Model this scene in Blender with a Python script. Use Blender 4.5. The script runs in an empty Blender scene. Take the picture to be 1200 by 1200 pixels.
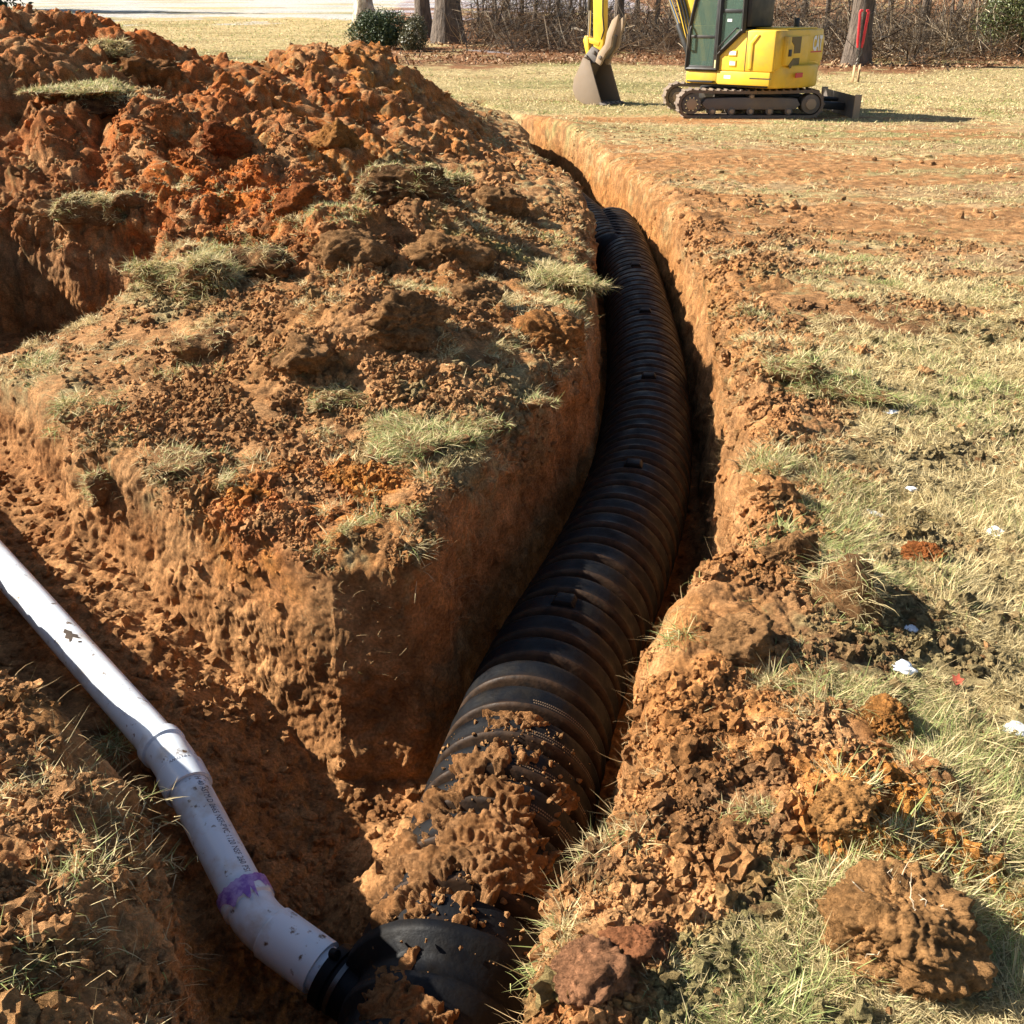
import bpy, math, random, time
import numpy as np
from mathutils import Vector, Matrix
from concurrent.futures import ThreadPoolExecutor
T0 = time.time()
random.seed(7)
RNG = np.random.default_rng(11)
SC = bpy.context.scene
COL = SC.collection
# ------------------------------------------------------------------ camera model
F, H, PITCH = 1203.0, 1.6, math.radians(26.1)
CP, SP = math.cos(PITCH), math.sin(PITCH)
def ray(px, py):
    u, v = (px - 600) / F, (600 - py) / F
    return np.array([u, CP + v * SP, -SP + v * CP])
def U(px, py, z=0.0):
    r = ray(px, py); t = (z - H) / r[2]
    return (r[0] * t, r[1] * t, z)
def UY(px, py, Y):
    r = ray(px, py); t = Y / r[1]
    return (r[0] * t, Y, H + r[2] * t)
def proj(P):
    x, y, z = P[:, 0], P[:, 1], P[:, 2] - H
    c = y * CP - z * SP
    v = y * SP + z * CP
    c = np.where(c < .05, .05, c)
    return 600 + F * x / c, 600 - F * v / c, c
cam = bpy.data.cameras.new('camera'); camo = bpy.data.objects.new('camera', cam); COL.objects.link(camo)
cam.sensor_width = 36; cam.lens = 36 * F / 1200; cam.clip_end = 600; cam.clip_start = .05
camo.location = (0, 0, H); camo.rotation_euler = (math.pi / 2 - PITCH, 0, 0)
SC.camera = camo
# ------------------------------------------------------------------ numpy noise
GR = np.array([[1,1,0],[-1,1,0],[1,-1,0],[-1,-1,0],[1,0,1],[-1,0,1],[1,0,-1],[-1,0,-1],[0,1,1],[0,-1,1],[0,1,-1],[0,-1,-1],[1,1,0],[0,-1,1],[-1,1,0],[0,-1,-1]], np.float32)
def _perlin(p, seed):
    i = np.floor(p).astype(np.int32); f = (p - i).astype(np.float32)
    w = f * f * f * (f * (f * 6 - 15) + 10)
    out = 0
    for dx in (0, 1):
        for dy in (0, 1):
            for dz in (0, 1):
                h = ((i[:, 0] + dx) * 73856093) ^ ((i[:, 1] + dy) * 19349663) ^ ((i[:, 2] + dz) * 83492791) ^ (seed * 9781)
                h = h.astype(np.uint32); h ^= h >> 13; h *= np.uint32(0x5bd1e995); h ^= h >> 15
                g = GR[h & 15]
                d = g[:, 0] * (f[:, 0] - dx) + g[:, 1] * (f[:, 1] - dy) + g[:, 2] * (f[:, 2] - dz)
                d *= (w[:, 0] if dx else 1 - w[:, 0]) * (w[:, 1] if dy else 1 - w[:, 1]) * (w[:, 2] if dz else 1 - w[:, 2])
                out = out + d
    return out
POOL = ThreadPoolExecutor(4)
def perlin(P, freq, seed=0):
    P = np.asarray(P, np.float32)
    if P.shape[1] == 2: P = np.concatenate([P, np.zeros((len(P), 1), np.float32)], 1)
    P = P * np.float32(freq) + np.float32(seed * 17.37 + 500)
    n = max(1, len(P) // 60000)
    with np.errstate(over='ignore'):
        return np.concatenate(list(POOL.map(lambda q: _perlin(q, seed), np.array_split(P, n))))
def fbm(P, freq, oct=4, seed=0, gain=.5):
    s = 0; a = 1
    for k in range(oct):
        s = s + a * perlin(P, freq * 2.03 ** k, seed + k); a *= gain
    return s
def sstep(x, a, b):
    t = np.clip((x - a) / (b - a), 0, 1); return t * t * (3 - 2 * t)
# ------------------------------------------------------------------ objects
def tag(o, label=None, cat=None, group=None, kind=None):
    if label: o['label'] = label
    if cat: o['category'] = cat
    if group: o['group'] = group
    if kind: o['kind'] = kind
    return o
def np_mesh(name, V, Fc, mat=None, parent=None, col=None, smooth=False, fac=None):
    """V (n,3), Fc (m,k) all faces of the same length k"""
    V = np.asarray(V, np.float32); Fc = np.asarray(Fc, np.int32)
    me = bpy.data.meshes.new(name)
    me.vertices.add(len(V)); me.vertices.foreach_set('co', V.ravel())
    k = Fc.shape[1]
    me.loops.add(Fc.size); me.loops.foreach_set('vertex_index', Fc.ravel())
    me.polygons.add(len(Fc)); me.polygons.foreach_set('loop_start', np.arange(0, Fc.size, k, dtype=np.int32))
    me.polygons.foreach_set('loop_total', np.full(len(Fc), k, np.int32))
    me.polygons.foreach_set('use_smooth', np.full(len(Fc), smooth, bool))
    if col is not None:
        a = me.color_attributes.new('Col', 'FLOAT_COLOR', 'POINT')
        c = np.ones((len(V), 4), np.float32); c[:, :3] = col; a.data.foreach_set('color', c.ravel())
    if fac is not None:
        for nm, arr in fac.items():
            a = me.attributes.new(nm, 'FLOAT', 'POINT'); a.data.foreach_set('value', np.asarray(arr, np.float32))
    me.update(calc_edges=True)
    if mat: me.materials.append(mat)
    o = bpy.data.objects.new(name, me); COL.objects.link(o)
    if parent: o.parent = parent
    return o
def empty(name, loc=(0, 0, 0), rz=0, parent=None):
    o = bpy.data.objects.new(name, None); COL.objects.link(o); o.location = loc; o.rotation_euler = (0, 0, rz)
    o.empty_display_size = .1
    if parent: o.parent = parent
    return o
class MB:
    def __init__(s): s.v = []; s.f = []
    def add(s, vs, fs):
        b = len(s.v); s.v += [tuple(v) for v in vs]; s.f += [tuple(b + i for i in f) for f in fs]; return s
    def box(s, lo, hi, M=None):
        x0, y0, z0 = lo; x1, y1, z1 = hi
        vs = [(x0,y0,z0),(x1,y0,z0),(x1,y1,z0),(x0,y1,z0),(x0,y0,z1),(x1,y0,z1),(x1,y1,z1),(x0,y1,z1)]
        if M is not None: vs = [M @ Vector(v) for v in vs]
        return s.add(vs, [(0,3,2,1),(4,5,6,7),(0,1,5,4),(1,2,6,5),(2,3,7,6),(3,0,4,7)])
    def prism(s, pts, y0, y1, axis='y'):
        """outline pts in (x,z), extruded along y (or outline (x,y) along z)"""
        n = len(pts)
        mk = (lambda a, b, t: (a, t, b)) if axis == 'y' else (lambda a, b, t: (a, b, t)) if axis == 'z' else (lambda a, b, t: (t, a, b))
        vs = [mk(a, b, y0) for a, b in pts] + [mk(a, b, y1) for a, b in pts]
        fs = [tuple(range(n)), tuple(range(2 * n - 1, n - 1, -1))] + [(i, i + n, (i + 1) % n + n, (i + 1) % n) for i in range(n)]
        return s.add(vs, fs)
    def tube(s, path, rad, n=12, cap=True):
        path = [Vector(p) for p in path]; m = len(path)
        if not hasattr(rad, '__len__'): rad = [rad] * m
        up = Vector((0, 0, 1)); vs = []; prev = None
        for i, p in enumerate(path):
            t = (path[min(i + 1, m - 1)] - path[max(i - 1, 0)]).normalized()
            if prev is None:
                a = t.cross(up if abs(t.z) < .9 else Vector((1, 0, 0))).normalized()
            else: a = (prev - t * prev.dot(t)).normalized()
            prev = a; b = t.cross(a)
            for k in range(n):
                an = 2 * math.pi * k / n
                vs.append(p + (a * math.cos(an) + b * math.sin(an)) * rad[i])
        fs = [(i * n + k, i * n + (k + 1) % n, (i + 1) * n + (k + 1) % n, (i + 1) * n + k) for i in range(m - 1) for k in range(n)]
        if cap: fs += [tuple(range(n - 1, -1, -1)), tuple((m - 1) * n + k for k in range(n))]
        return s.add(vs, fs)
    def build(s, name, mat, parent=None, bevel=0, smooth=None, seg=2):
        me = bpy.data.meshes.new(name); me.from_pydata(s.v, [], s.f); me.materials.append(mat)
        import bmesh
        bm = bmesh.new(); bm.from_mesh(me)
        bmesh.ops.recalc_face_normals(bm, faces=bm.faces[:])
        if bevel:
            es = [e for e in bm.edges if len(e.link_faces) == 2 and e.calc_face_angle(0) > .5]
            bmesh.ops.bevel(bm, geom=es, offset=bevel, segments=seg, profile=.5, affect='EDGES', clamp_overlap=True)
        for f_ in bm.faces: f_.smooth = True
        for e in bm.edges:
            if len(e.link_faces) == 2 and e.calc_face_angle(0) > .6: e.smooth = False
        bm.to_mesh(me); bm.free()
        o = bpy.data.objects.new(name, me); COL.objects.link(o)
        if parent: o.parent = parent
        return o
# ------------------------------------------------------------------ materials
def mat(name, base=(.5,.5,.5), rough=.6, metal=0, **k):
    m = bpy.data.materials.new(name); m.use_nodes = True
    b = m.node_tree.nodes['Principled BSDF']
    b.inputs['Base Color'].default_value = (*base, 1); b.inputs['Roughness'].default_value = rough; b.inputs['Metallic'].default_value = metal
    for kk, v in k.items(): b.inputs[kk.replace('_', ' ')].default_value = v
    return m
def nodes(m): return m.node_tree.nodes, m.node_tree.links, m.node_tree.nodes['Principled BSDF']
def N(nt, t, **k):
    n = nt.new(t)
    for a, v in k.items(): setattr(n, a, v)
    return n
def noise_fac(m, scale, lo, hi, detail=6, coord='Object', rough=.6, stretch=None, a=0., b=1.):
    ns, ln, _ = nodes(m)
    tc = N(ns, 'ShaderNodeTexCoord'); tx = N(ns, 'ShaderNodeTexNoise')
    tx.inputs['Scale'].default_value = scale; tx.inputs['Detail'].default_value = detail; tx.inputs['Roughness'].default_value = rough
    src = tc.outputs[coord]
    if stretch:
        mp = N(ns, 'ShaderNodeMapping'); mp.inputs['Scale'].default_value = stretch; ln.new(src, mp.inputs[0]); src = mp.outputs[0]
    ln.new(src, tx.inputs['Vector'])
    r = N(ns, 'ShaderNodeMapRange'); r.inputs['From Min'].default_value = lo; r.inputs['From Max'].default_value = hi
    r.inputs['To Min'].default_value = a; r.inputs['To Max'].default_value = b
    ln.new(tx.outputs['Fac'], r.inputs['Value'])
    return r.outputs['Result']
def mixc(m, fac, A, B, blend='MIX'):
    ns, ln, _ = nodes(m)
    x = N(ns, 'ShaderNodeMix', data_type='RGBA', blend_type=blend)
    for sock, v in ((x.inputs['Factor'], fac), (x.inputs['A'], A), (x.inputs['B'], B)):
        if isinstance(v, (int, float)): sock.default_value = v
        elif isinstance(v, tuple): sock.default_value = (*v, 1)
        else: ln.new(v, sock)
    return x.outputs['Result']
def bump(m, src, strength, dist):
    ns, ln, b = nodes(m)
    bp = N(ns, 'ShaderNodeBump'); bp.inputs['Strength'].default_value = strength; bp.inputs['Distance'].default_value = dist
    ln.new(src, bp.inputs['Height'])
    if b.inputs['Normal'].links: ln.new(b.inputs['Normal'].links[0].from_socket, bp.inputs['Normal'])
    ln.new(bp.outputs[0], b.inputs['Normal'])
def attr(m, name, out='Color'):
    ns, ln, _ = nodes(m); a = N(ns, 'ShaderNodeAttribute', attribute_name=name); return a.outputs[out]
def gray(m, fac):
    ns, ln, _ = nodes(m); c = N(ns, 'ShaderNodeCombineColor')
    for i in range(3): ln.new(fac, c.inputs[i])
    return c.outputs[0]
def soil_mat(name):
    m = mat(name, rough=.95); ns, ln, b = nodes(m); b.inputs['Specular IOR Level'].default_value = .12
    c = attr(m, 'Col')
    c = mixc(m, 1., c, gray(m, noise_fac(m, 9, .3, .7, 8, a=.5, b=1.4)), 'MULTIPLY')
    c = mixc(m, 1., c, gray(m, noise_fac(m, 90, .3, .7, 4, a=.6, b=1.35)), 'MULTIPLY')
    ln.new(c, b.inputs['Base Color'])
    bump(m, noise_fac(m, 55, .2, .8, 7, rough=.75), 1., .035)
    bump(m, noise_fac(m, 260, .2, .8, 4, rough=.7), .9, .008)
    return m
SOIL = soil_mat('clay_soil')
LAWN = soil_mat('lawn_ground')
GRASS = mat('grass_blades', rough=.65)
_n, _l, _b = nodes(GRASS); _l.new(attr(GRASS, 'Col'), _b.inputs['Base Color']); _b.inputs['Specular IOR Level'].default_value = .25
_t = N(_n, 'ShaderNodeBsdfTranslucent'); _l.new(attr(GRASS, 'Col'), _t.inputs['Color'])
_x = N(_n, 'ShaderNodeMixShader'); _x.inputs[0].default_value = .28
_l.new(_b.outputs[0], _x.inputs[1]); _l.new(_t.outputs[0], _x.inputs[2])
_l.new(_x.outputs[0], [n for n in _n if n.type == 'OUTPUT_MATERIAL'][0].inputs['Surface'])
SNOW = mat('snow', (.83, .86, .9), .6); bump(SNOW, noise_fac(SNOW, 60, .2, .8), .6, .01)
# ------------------------------------------------------------------ terrain
def W(x, y): return (x, y, 0.)
def poly(pts): return np.array([(p[0], p[1]) for p in pts])
RIGHT = [(560,118),(593,133),(658,153),(728,190),(770,222),(800,268),(828,325),(848,385),(860,450),(864,520),(860,590),(845,645),(800,692),(755,755),(738,830),(724,900),(702,970),(665,1040),(622,1105),(590,1200),(575,1290),(560,1400)]
NEARL = [(240,1400),(215,1200),(195,1080),(185,990),(168,925),(130,860),(50,790),(0,757)]
FARL = [(0,440),(63,484),(85,516),(139,545),(177,557),(253,602),(320,625),(385,655),(470,652),(513,630),(530,583),(589,519),(647,467),(688,425),(697,380),(698,330),(696,280),(688,240),(668,205),(635,178),(600,152),(565,130)]
TRENCH = poly([U(*p) for p in RIGHT] + [U(*p, .12) for p in NEARL] + [W(-2.4,3.45), W(-4.6,5.0), W(-4.7,6.0), W(-3.3,5.25)] + [U(*p) for p in FARL])
PIT = poly([U(208,282,.2), U(195,305,.12), U(150,352,.05), U(60,388,.0), U(0,405), W(-3.4,5.7), W(-4.1,6.1), W(-4.2,7.4), U(0,250,.3), U(100,266,.27), U(190,272,.25)])
GX0, GX1, GY0, GY1, GS = -9., 9., .4, 24., .03
nx, ny = int((GX1 - GX0) / GS) + 1, int((GY1 - GY0) / GS) + 1
gx, gy = np.meshgrid(np.linspace(GX0, GX1, nx), np.linspace(GY0, GY1, ny)); GP = np.stack([gx.ravel(), gy.ravel()], 1)
def tps(ctrl, q, lam=1e-3):
    c = np.array(ctrl, float); X, z = c[:, :2], c[:, 2]; n = len(c)
    def ph(a, b):
        r2 = ((a[:, None, :] - b[None]) ** 2).sum(-1) + 1e-12; return .5 * r2 * np.log(r2)
    A = np.zeros((n + 3, n + 3)); A[:n, :n] = ph(X, X) + lam * np.eye(n); A[:n, n] = 1; A[:n, n + 1:] = X; A[n:, :n] = A[:n, n:].T
    w = np.linalg.solve(A, np.concatenate([z, [0, 0, 0]]))
    return np.concatenate([ph(k, X) @ w[:n] + w[n] + k @ w[n + 1:] for k in np.array_split(q, max(1, len(q) // 40000))])
def sdist(P, poly_):
    d = np.full(len(P), 1e9); ins = np.zeros(len(P), bool)
    a = poly_; b = np.roll(poly_, -1, 0)
    for p, q in zip(a, b):
        e = q - p; t = np.clip(((P - p) @ e) / (e @ e), 0, 1)
        d = np.minimum(d, ((P - p - t[:, None] * e) ** 2).sum(1))
        c = ((p[1] > P[:, 1]) != (q[1] > P[:, 1])) & (P[:, 0] < (q[0] - p[0]) * (P[:, 1] - p[1]) / (q[1] - p[1] + 1e-12) + p[0])
        ins ^= c
    d = np.sqrt(d); return np.where(ins, d, -d)      # positive inside
BASE = [U(*p) for p in [
 # right bank and lawn
 (850,330,.04),(862,300,.05),(888,420,.1),(900,470,.1),(905,520,.1),(900,570,.1),(890,610,.09),(960,480,.02),(960,400,.03),(900,690,.1),(960,620,.02),(830,760,.07),(870,850,.05),(780,950,.05),(720,1080,.03),(850,1010,.06),
 (1000,930,.09),(940,860,.06),(1060,1080,.03),(1100,950,.02),(1150,820,0),(1150,650,0),(1100,500,0),(1000,420,.02),(1200,380,0),(1000,300,0),(1200,1000,0),(1250,1150,0),
 (860,240,.01),(800,180,.01),(950,180,0),(1150,200,0),(680,140,0),(800,140,0),(1000,145,0),(1250,150,0),(1400,400,0),(1400,700,0),(900,1250,.02),(760,1300,0),
 # block between the trenches
 (385,645,.0),(500,590,.03),(560,520,.04),(300,580,.02),(180,530,.02),(90,480,.02),(10,430,.0),(250,450,.06),(150,430,.03),(400,460,.08),(550,450,.12),(650,440,.04),
 (500,400,.24),(400,390,.28),(300,380,.18),(620,370,.16),(685,330,.07),(230,330,.2),(350,310,.26),(470,310,.27),(600,300,.2),(690,260,.1),
 (540,250,.35),(620,225,.22),(660,205,.15),(440,265,.42),(470,225,.52),
 # near left bank
 (100,900,.15),(40,850,.15),(-20,810,.16),(0,770,.1),(120,870,.12),(155,960,.15),(170,1060,.16),(190,1200,.17),(-90,760,.2),(80,1050,.18),(0,1000,.16),(100,1200,.16),(-100,900,0),(-200,1100,0)]]
BASE += [UY(*p) for p in [(-150,0,11),(50,15,11),(130,30,11),(200,52,11),(270,82,11),(320,78,12.3),(355,58,13),(395,50,13),(440,62,13.3),(490,98,14.3),(560,128,16.5),
 (50,80,9.4),(50,160,8.2),(50,225,7.6),(-100,160,8.4),(150,120,9.2),(250,130,9),(300,200,7.7),(380,150,9.6),(400,210,7.9),(300,255,6.95),(190,215,7.6),(200,265,6.9),(130,240,7.4),
 (440,110,11.6),(500,135,12.2),(520,165,10.5),(570,160,13.5),(560,200,9.5),(600,190,11.5),(630,185,12.8),(0,395,5.6),(-100,240,7.6)]]
BASE += [(x, y, 0.) for x, y in [(-9,14.5),(-6.5,14.5),(-4.5,15),(-2.5,16.5),(-1.2,19),(0,20),(-9,19),(-5,20),(0,23.5),(5,23.5),(9,23.5),(-9,23.5),(9,14),(9,6),(8,1),(-9,5),(-4,1),(-9,.5),(-3.6,5.6),(-1,21.5)]]
BASE += [(-2.3, 3.05, .11), (-2.9, 3.6, .22), (-3.8, 4.3, .2), (-2.3, 2.3, .15), (-1.75, 2.55, .14), (-4.9, 6.6, 1.1), (-5.4, 7.5, 1.4), (-5.1, 5.8, .8), (-6.5, 5.6, .7), (-1.2, 1.3, .24), (-1.3, .9, .24), (-1.4, 1.75, .24)]  # unseen rises left of frame, shaped to shade the white pipe and pit
BASE += [UY(285,100,12.2), UY(300,92,12.6), UY(255,82,11.4)]
BASE += [(-9, 11, 1.3), (-9, 8.6, .5), (-7.5, 11, 1.5)]
FLOOR = [U(*p) for p in [(19,532,-.36),(79,557,-.36),(142,602,-.4),(222,645,-.5),(100,640,-.42),(0,590,-.42),(0,665,-.42),(100,770,-.46),(180,730,-.5),(270,800,-.62),(320,850,-.72),(205,893,-.52),
 (290,900,-.68),(260,1000,-.62),(300,1078,-.66),(230,1060,-.68),(360,900,-.84),(400,1000,-.88),(420,1050,-.86),(400,1120,-.82),(300,1180,-.85),(250,1250,-.85)]]
PIPE_PX = [(505,1240),(525,1180),(545,1118),(560,1068),(578,1010),(595,955),(611,900),(628,850),(647,800),(672,750),(698,700),(721,650),(740,600),(752,550),(757,500),(758,450),(753,400),(744,350),(731,300),(716,268)]
PCZ = -.6
PIPE = [U(px, py, PCZ) for px, py in PIPE_PX] + [(a, b, PCZ) for a, b in ((.99,9.9),(.9,11.3),(.68,13),(.42,15),(.15,17),(-.15,18.6))]
FLOOR += [(p[0], p[1], -.9) for p in PIPE[2:]] + [(.8,4.2,-.9),(.5,3.2,-.9),(-.2,3.1,-.9),(-.25,2.6,-.88),(.2,1.5,-.9),(-.3,1.3,-.9),(.6,2.9,-.88), (-3,4.6,-.4),(-4.5,5.5,-.4)]
FLOOR += [U(470,1000,-.56), U(440,1045,-.56), U(400,1060,-.68), U(480,960,-.7)]
RB = np.clip(tps(BASE, GP, 5e-3), -.06, 1.75).reshape(ny, nx)
RF = np.clip(tps(FLOOR, GP, 1e-3), -.92, -.3).reshape(ny, nx)
RS = sdist(GP, TRENCH).reshape(ny, nx); RP = sdist(GP, PIT).reshape(ny, nx)
def samp(R, x, y):
    u = np.clip((x - GX0) / GS, 0, nx - 1.001); v = np.clip((y - GY0) / GS, 0, ny - 1.001)
    i = u.astype(int); j = v.astype(int); u = u - i; v = v - j
    return (R[j, i] * (1 - u) + R[j, i + 1] * u) * (1 - v) + (R[j + 1, i] * (1 - u) + R[j + 1, i + 1] * u) * v
# roughness / tint / grass maps from control points (inverse distance)
def idw(ctrl, q, p=3.0, eps=.02):
    c = np.array(ctrl, float); out = []
    for k in np.array_split(q, max(1, len(q) // 40000)):
        r = (((k[:, None, :] - c[None, :, :2]) ** 2).sum(-1) + eps * (k[:, None, 1] * .3 + .2) ** 2) ** (-p / 2)
        out.append((r @ c[:, 2:]) / r.sum(1, keepdims=True))
    return np.concatenate(out)
# px, py, z, roughness, grass cover, red, orange
MAPC = [
 (50,60,1.2,1,0,.7,.1),(200,90,1,1,0,.8,.1),(300,130,.8,1,0,.7,.3),(390,90,1,1,0,.8,.3),(450,130,.6,1,0,.3,.7),(560,160,.4,1,0,.3,.5),(120,170,.7,1,0,.5,.1),(250,200,.6,1,0,1,.2),
 (300,250,.4,1,0,1,.4),(400,200,.5,1,0,.6,.6),(50,220,.4,1,0,.2,0),(480,250,.4,1,.1,0,.2),(600,240,.3,.8,.15,.1,.3),(640,200,.2,.8,0,.2,.3),(340,300,.25,.9,.15,.4,.1),(450,320,.25,1,0,.1,.1),(560,330,.2,.9,.1,.1,.2),
 (650,330,.1,.6,.5,0,.1),(640,390,.1,.9,0,.2,.5),(500,400,.15,1,0,0,.1),(400,400,.2,1,0,0,.2),(290,400,.15,.7,.1,0,.1),(200,430,.05,.4,.02,0,0),(100,400,.0,.4,.1,0,0),(50,450,0,.3,.4,0,.1),
 (240,330,.2,.5,.6,0,0),(380,480,.05,.8,.2,0,.1),(500,500,.05,.6,.5,0,0),(560,520,.03,.4,.5,0,0),(620,470,.03,.6,.4,0,0),(250,500,.05,.5,.03,0,0),(330,590,.02,.7,.03,.7,.7),(400,580,.02,.8,0,.5,1),
 (210,545,.02,.4,.3,0,0),(470,620,0,.4,.1,0,.1),(380,650,0,.3,.05,0,.1),
 (100,900,0,.9,.08,0,.2),(40,950,0,.9,.2,0,.1),(40,880,0,.9,.02,0,.3),(120,1080,0,.9,.02,0,0),(20,1130,0,.9,.1,0,0),(130,1000,0,.7,.1,0,0),(30,1050,0,.9,.1,.1,.2),(80,1150,0,.8,.1,0,0),(0,820,0,.7,.1,0,.1),
 (660,145,0,.25,.1,.1,.3),(760,200,0,.3,.1,0,.2),(850,260,0,.35,.2,0,.1),(850,330,0,.6,.12,0,.2),(890,400,0,.9,.15,0,.2),(960,440,0,.7,.5,0,.1),(880,500,0,.7,.02,0,.2),(940,500,0,.8,.3,.1,.2),
 (900,600,0,.7,.02,0,.1),(960,600,0,.4,.6,0,.1),(880,700,.05,1,.0,0,.1),(940,690,.05,1,.1,0,.1),(820,720,0,.4,.03,0,.1),(800,800,0,.6,.05,0,.1),(870,800,0,.9,.05,.1,.2),(960,760,0,.8,.3,0,.1),
 (1000,810,0,.3,.9,0,0),(760,900,0,.4,.1,0,.1),(830,900,0,.6,.1,0,.1),(900,860,0,.9,0,.2,.7),(1000,880,.05,1,0,.3,.9),(1040,930,.05,1,0,.3,1),(1000,980,.05,1,.02,.3,1),(1090,1000,0,1,.1,.3,1),(1150,1040,0,.8,.1,.2,.9),
 (890,940,0,.4,.6,0,0),(830,1000,0,.7,.15,0,0),(720,1030,0,.5,.3,0,.1),(750,1100,0,.9,.1,.1,.1),(640,1130,0,.5,.3,0,.1),(850,1060,0,.7,.2,0,.2),(900,1100,0,.3,1,0,0),(1000,1160,0,.3,1,0,0),(850,1180,0,.3,.9,0,0),(1150,1170,0,.3,.8,0,0),
 (1100,1130,0,.6,.5,.1,.2),(700,1180,0,.8,.1,.2,.1),(1150,900,0,.15,1,0,0),(1180,980,0,.2,.9,0,.1),(1100,830,0,.15,1,0,0),(1170,780,0,.2,.9,0,.1),(1050,740,0,.3,.6,0,0),(1000,700,0,.5,.4,0,0),(1100,700,0,.25,.8,0,0),(1180,650,0,.2,.8,.0,0),
 (1070,650,0,.35,.6,.2,.3),(1000,640,0,.2,.9,0,0),(1100,580,0,.1,1,0,0),(1180,560,0,.1,1,0,0),(1000,540,0,.15,.9,0,0),(1100,500,0,.1,1,0,0),(1000,480,0,.3,.7,0,0),(1150,420,0,.1,.9,0,0),(1050,400,0,.15,.6,0,0),
 (950,380,0,.2,.45,0,0),(1050,330,0,.1,.6,0,0),(950,280,0,.12,.5,0,.0),(1100,260,0,.12,.5,0,0),(1180,300,0,.06,.7,0,0),(900,220,0,.12,.45,0,0),(1050,200,0,.1,.5,0,0),(850,180,0,.12,.5,0,0),(1180,220,0,.06,.6,0,0),(950,160,0,.1,.5,0,0),(1150,160,0,.05,.9,0,0),(720,150,0,.2,.5,0,0),(1000,1260,0,.3,1,0,0),(1300,700,0,.1,1,0,0)]
for _a, _b in RIGHT[4:15]:
    _f = np.clip((_b - 200) / 300., .25, 1)
    MAPC += [(_a + 14 * _f, _b, .02, .8, 0, .1, .2), (_a + 42 * _f, _b + 8, .03, 1, 0, .1, .25), (_a + 78 * _f, _b - 6, .03, 1, .0, .1, .2), (_a + 110 * _f, _b + 10, .02, .9, .08, 0, .1), (_a + 185 * _f, _b, .0, .25, .85, 0, 0)]
_w = [(U(a, b, z)[0], U(a, b, z)[1], r, g, rd, og) for a, b, z, r, g, rd, og in MAPC]
_w += [(-6,16,.05,1,0,0),(-3,17.5,.05,1,0,0),(-1,20.5,.05,1,0,0),(5,22,.05,1,0,0),(-5,21,.05,1,0,0),(9,20,.05,1,0,0),(-2,14.2,.8,0,.4,.4),(-4.5,13.2,.9,0,.5,.2),(-7,12.5,1,0,.5,.2),(0,23,.05,1,0,0),(-3,3,.4,.5,0,0),(-8,3,.2,.9,0,0),(-7,9,1,0,.4,0)]
RM = idw(_w, GP).reshape(ny, nx, 4)
def terrain_h(x, y):
    P2 = np.stack([x, y], 1)
    far = np.maximum(y - 22, 0); rise = .04 * far * far / (far + 3)
    fade = sstep(y, 21, 23.9) + sstep(np.abs(x), 7.5, 8.9); fade = np.clip(fade, 0, 1)
    b = samp(RB, x, y) * (1 - fade) * sstep(y, .3, .8) + rise
    n1 = perlin(P2, 2.2, 3); n2 = perlin(P2, 7.0, 4); n3 = perlin(P2, 21., 5)
    sd = samp(RS, x, y) + .05 * n1 + .012 * n2 + .002 * n3
    sp = samp(RP, x, y) + .05 * n1 + .04 * n2 + .015 * n3
    inr = (y > .45) & (y < 23.9) & (np.abs(x) < 8.9)
    sd = np.where(inr, sd, -1); sp = np.where(inr, sp, -1)
    f = samp(RF, x, y)
    m = sstep(sd, -.035, .075) * .93 + .07 * sstep(sd, .03, .2)
    m = .86 * m + .14 * sstep(sd, -.15, .06)
    m = np.where(sd < .15, m, np.maximum(m, .99)) * 1.0
    mp = sstep(sp, -.04, .08)
    z = b * (1 - m) + f * m
    z = z * (1 - mp) + (-.55) * mp
    return z, np.maximum(m, mp), np.maximum(sd, sp)
xs_u = np.linspace(-1, 1, 150); xs_u = xs_u * (.45 + .55 * np.abs(xs_u) ** 2) / 1.0
ys = [-8., -6, -4, -2.5, -1.5, -.8, -.3]; y = 0.
while y < 14: ys.append(y); y += .03 * (y + 1.6)
while y < 300: ys.append(y); y += .035 * (y + 1)
ys = np.array(ys)
gw = 5 + 1.35 * np.maximum(ys, 0)
VX = (xs_u[None, :] * gw[:, None]).ravel(); VY = np.repeat(ys, len(xs_u))
r_, c_ = len(ys), len(xs_u)
ii = (np.arange(r_ - 1)[:, None] * c_ + np.arange(c_ - 1)[None]).ravel()
TRI = np.concatenate([np.stack([ii, ii + 1, ii + c_ + 1], 1), np.stack([ii, ii + c_ + 1, ii + c_], 1)])
V = np.stack([VX, VY, terrain_h(VX, VY)[0]], 1)
def tol(P):
    px, py, c = proj(P)
    d = np.sqrt(P[:, 0] ** 2 + P[:, 1] ** 2 + (P[:, 2] - H) ** 2)
    vis = (px > -60) & (px < 1260) & (py > -60) & (py < 1290) & (c > .1)
    rg = samp(RM[:, :, 0], P[:, 0], P[:, 1])
    k = np.where(rg < .22, .0052, .0021)
    k = np.where(P[:, 1] > 17, .008, k)
    return np.where(vis, k, .03) * d + .0005 + np.where(P[:, 1] > 60, 1, 0)
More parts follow.
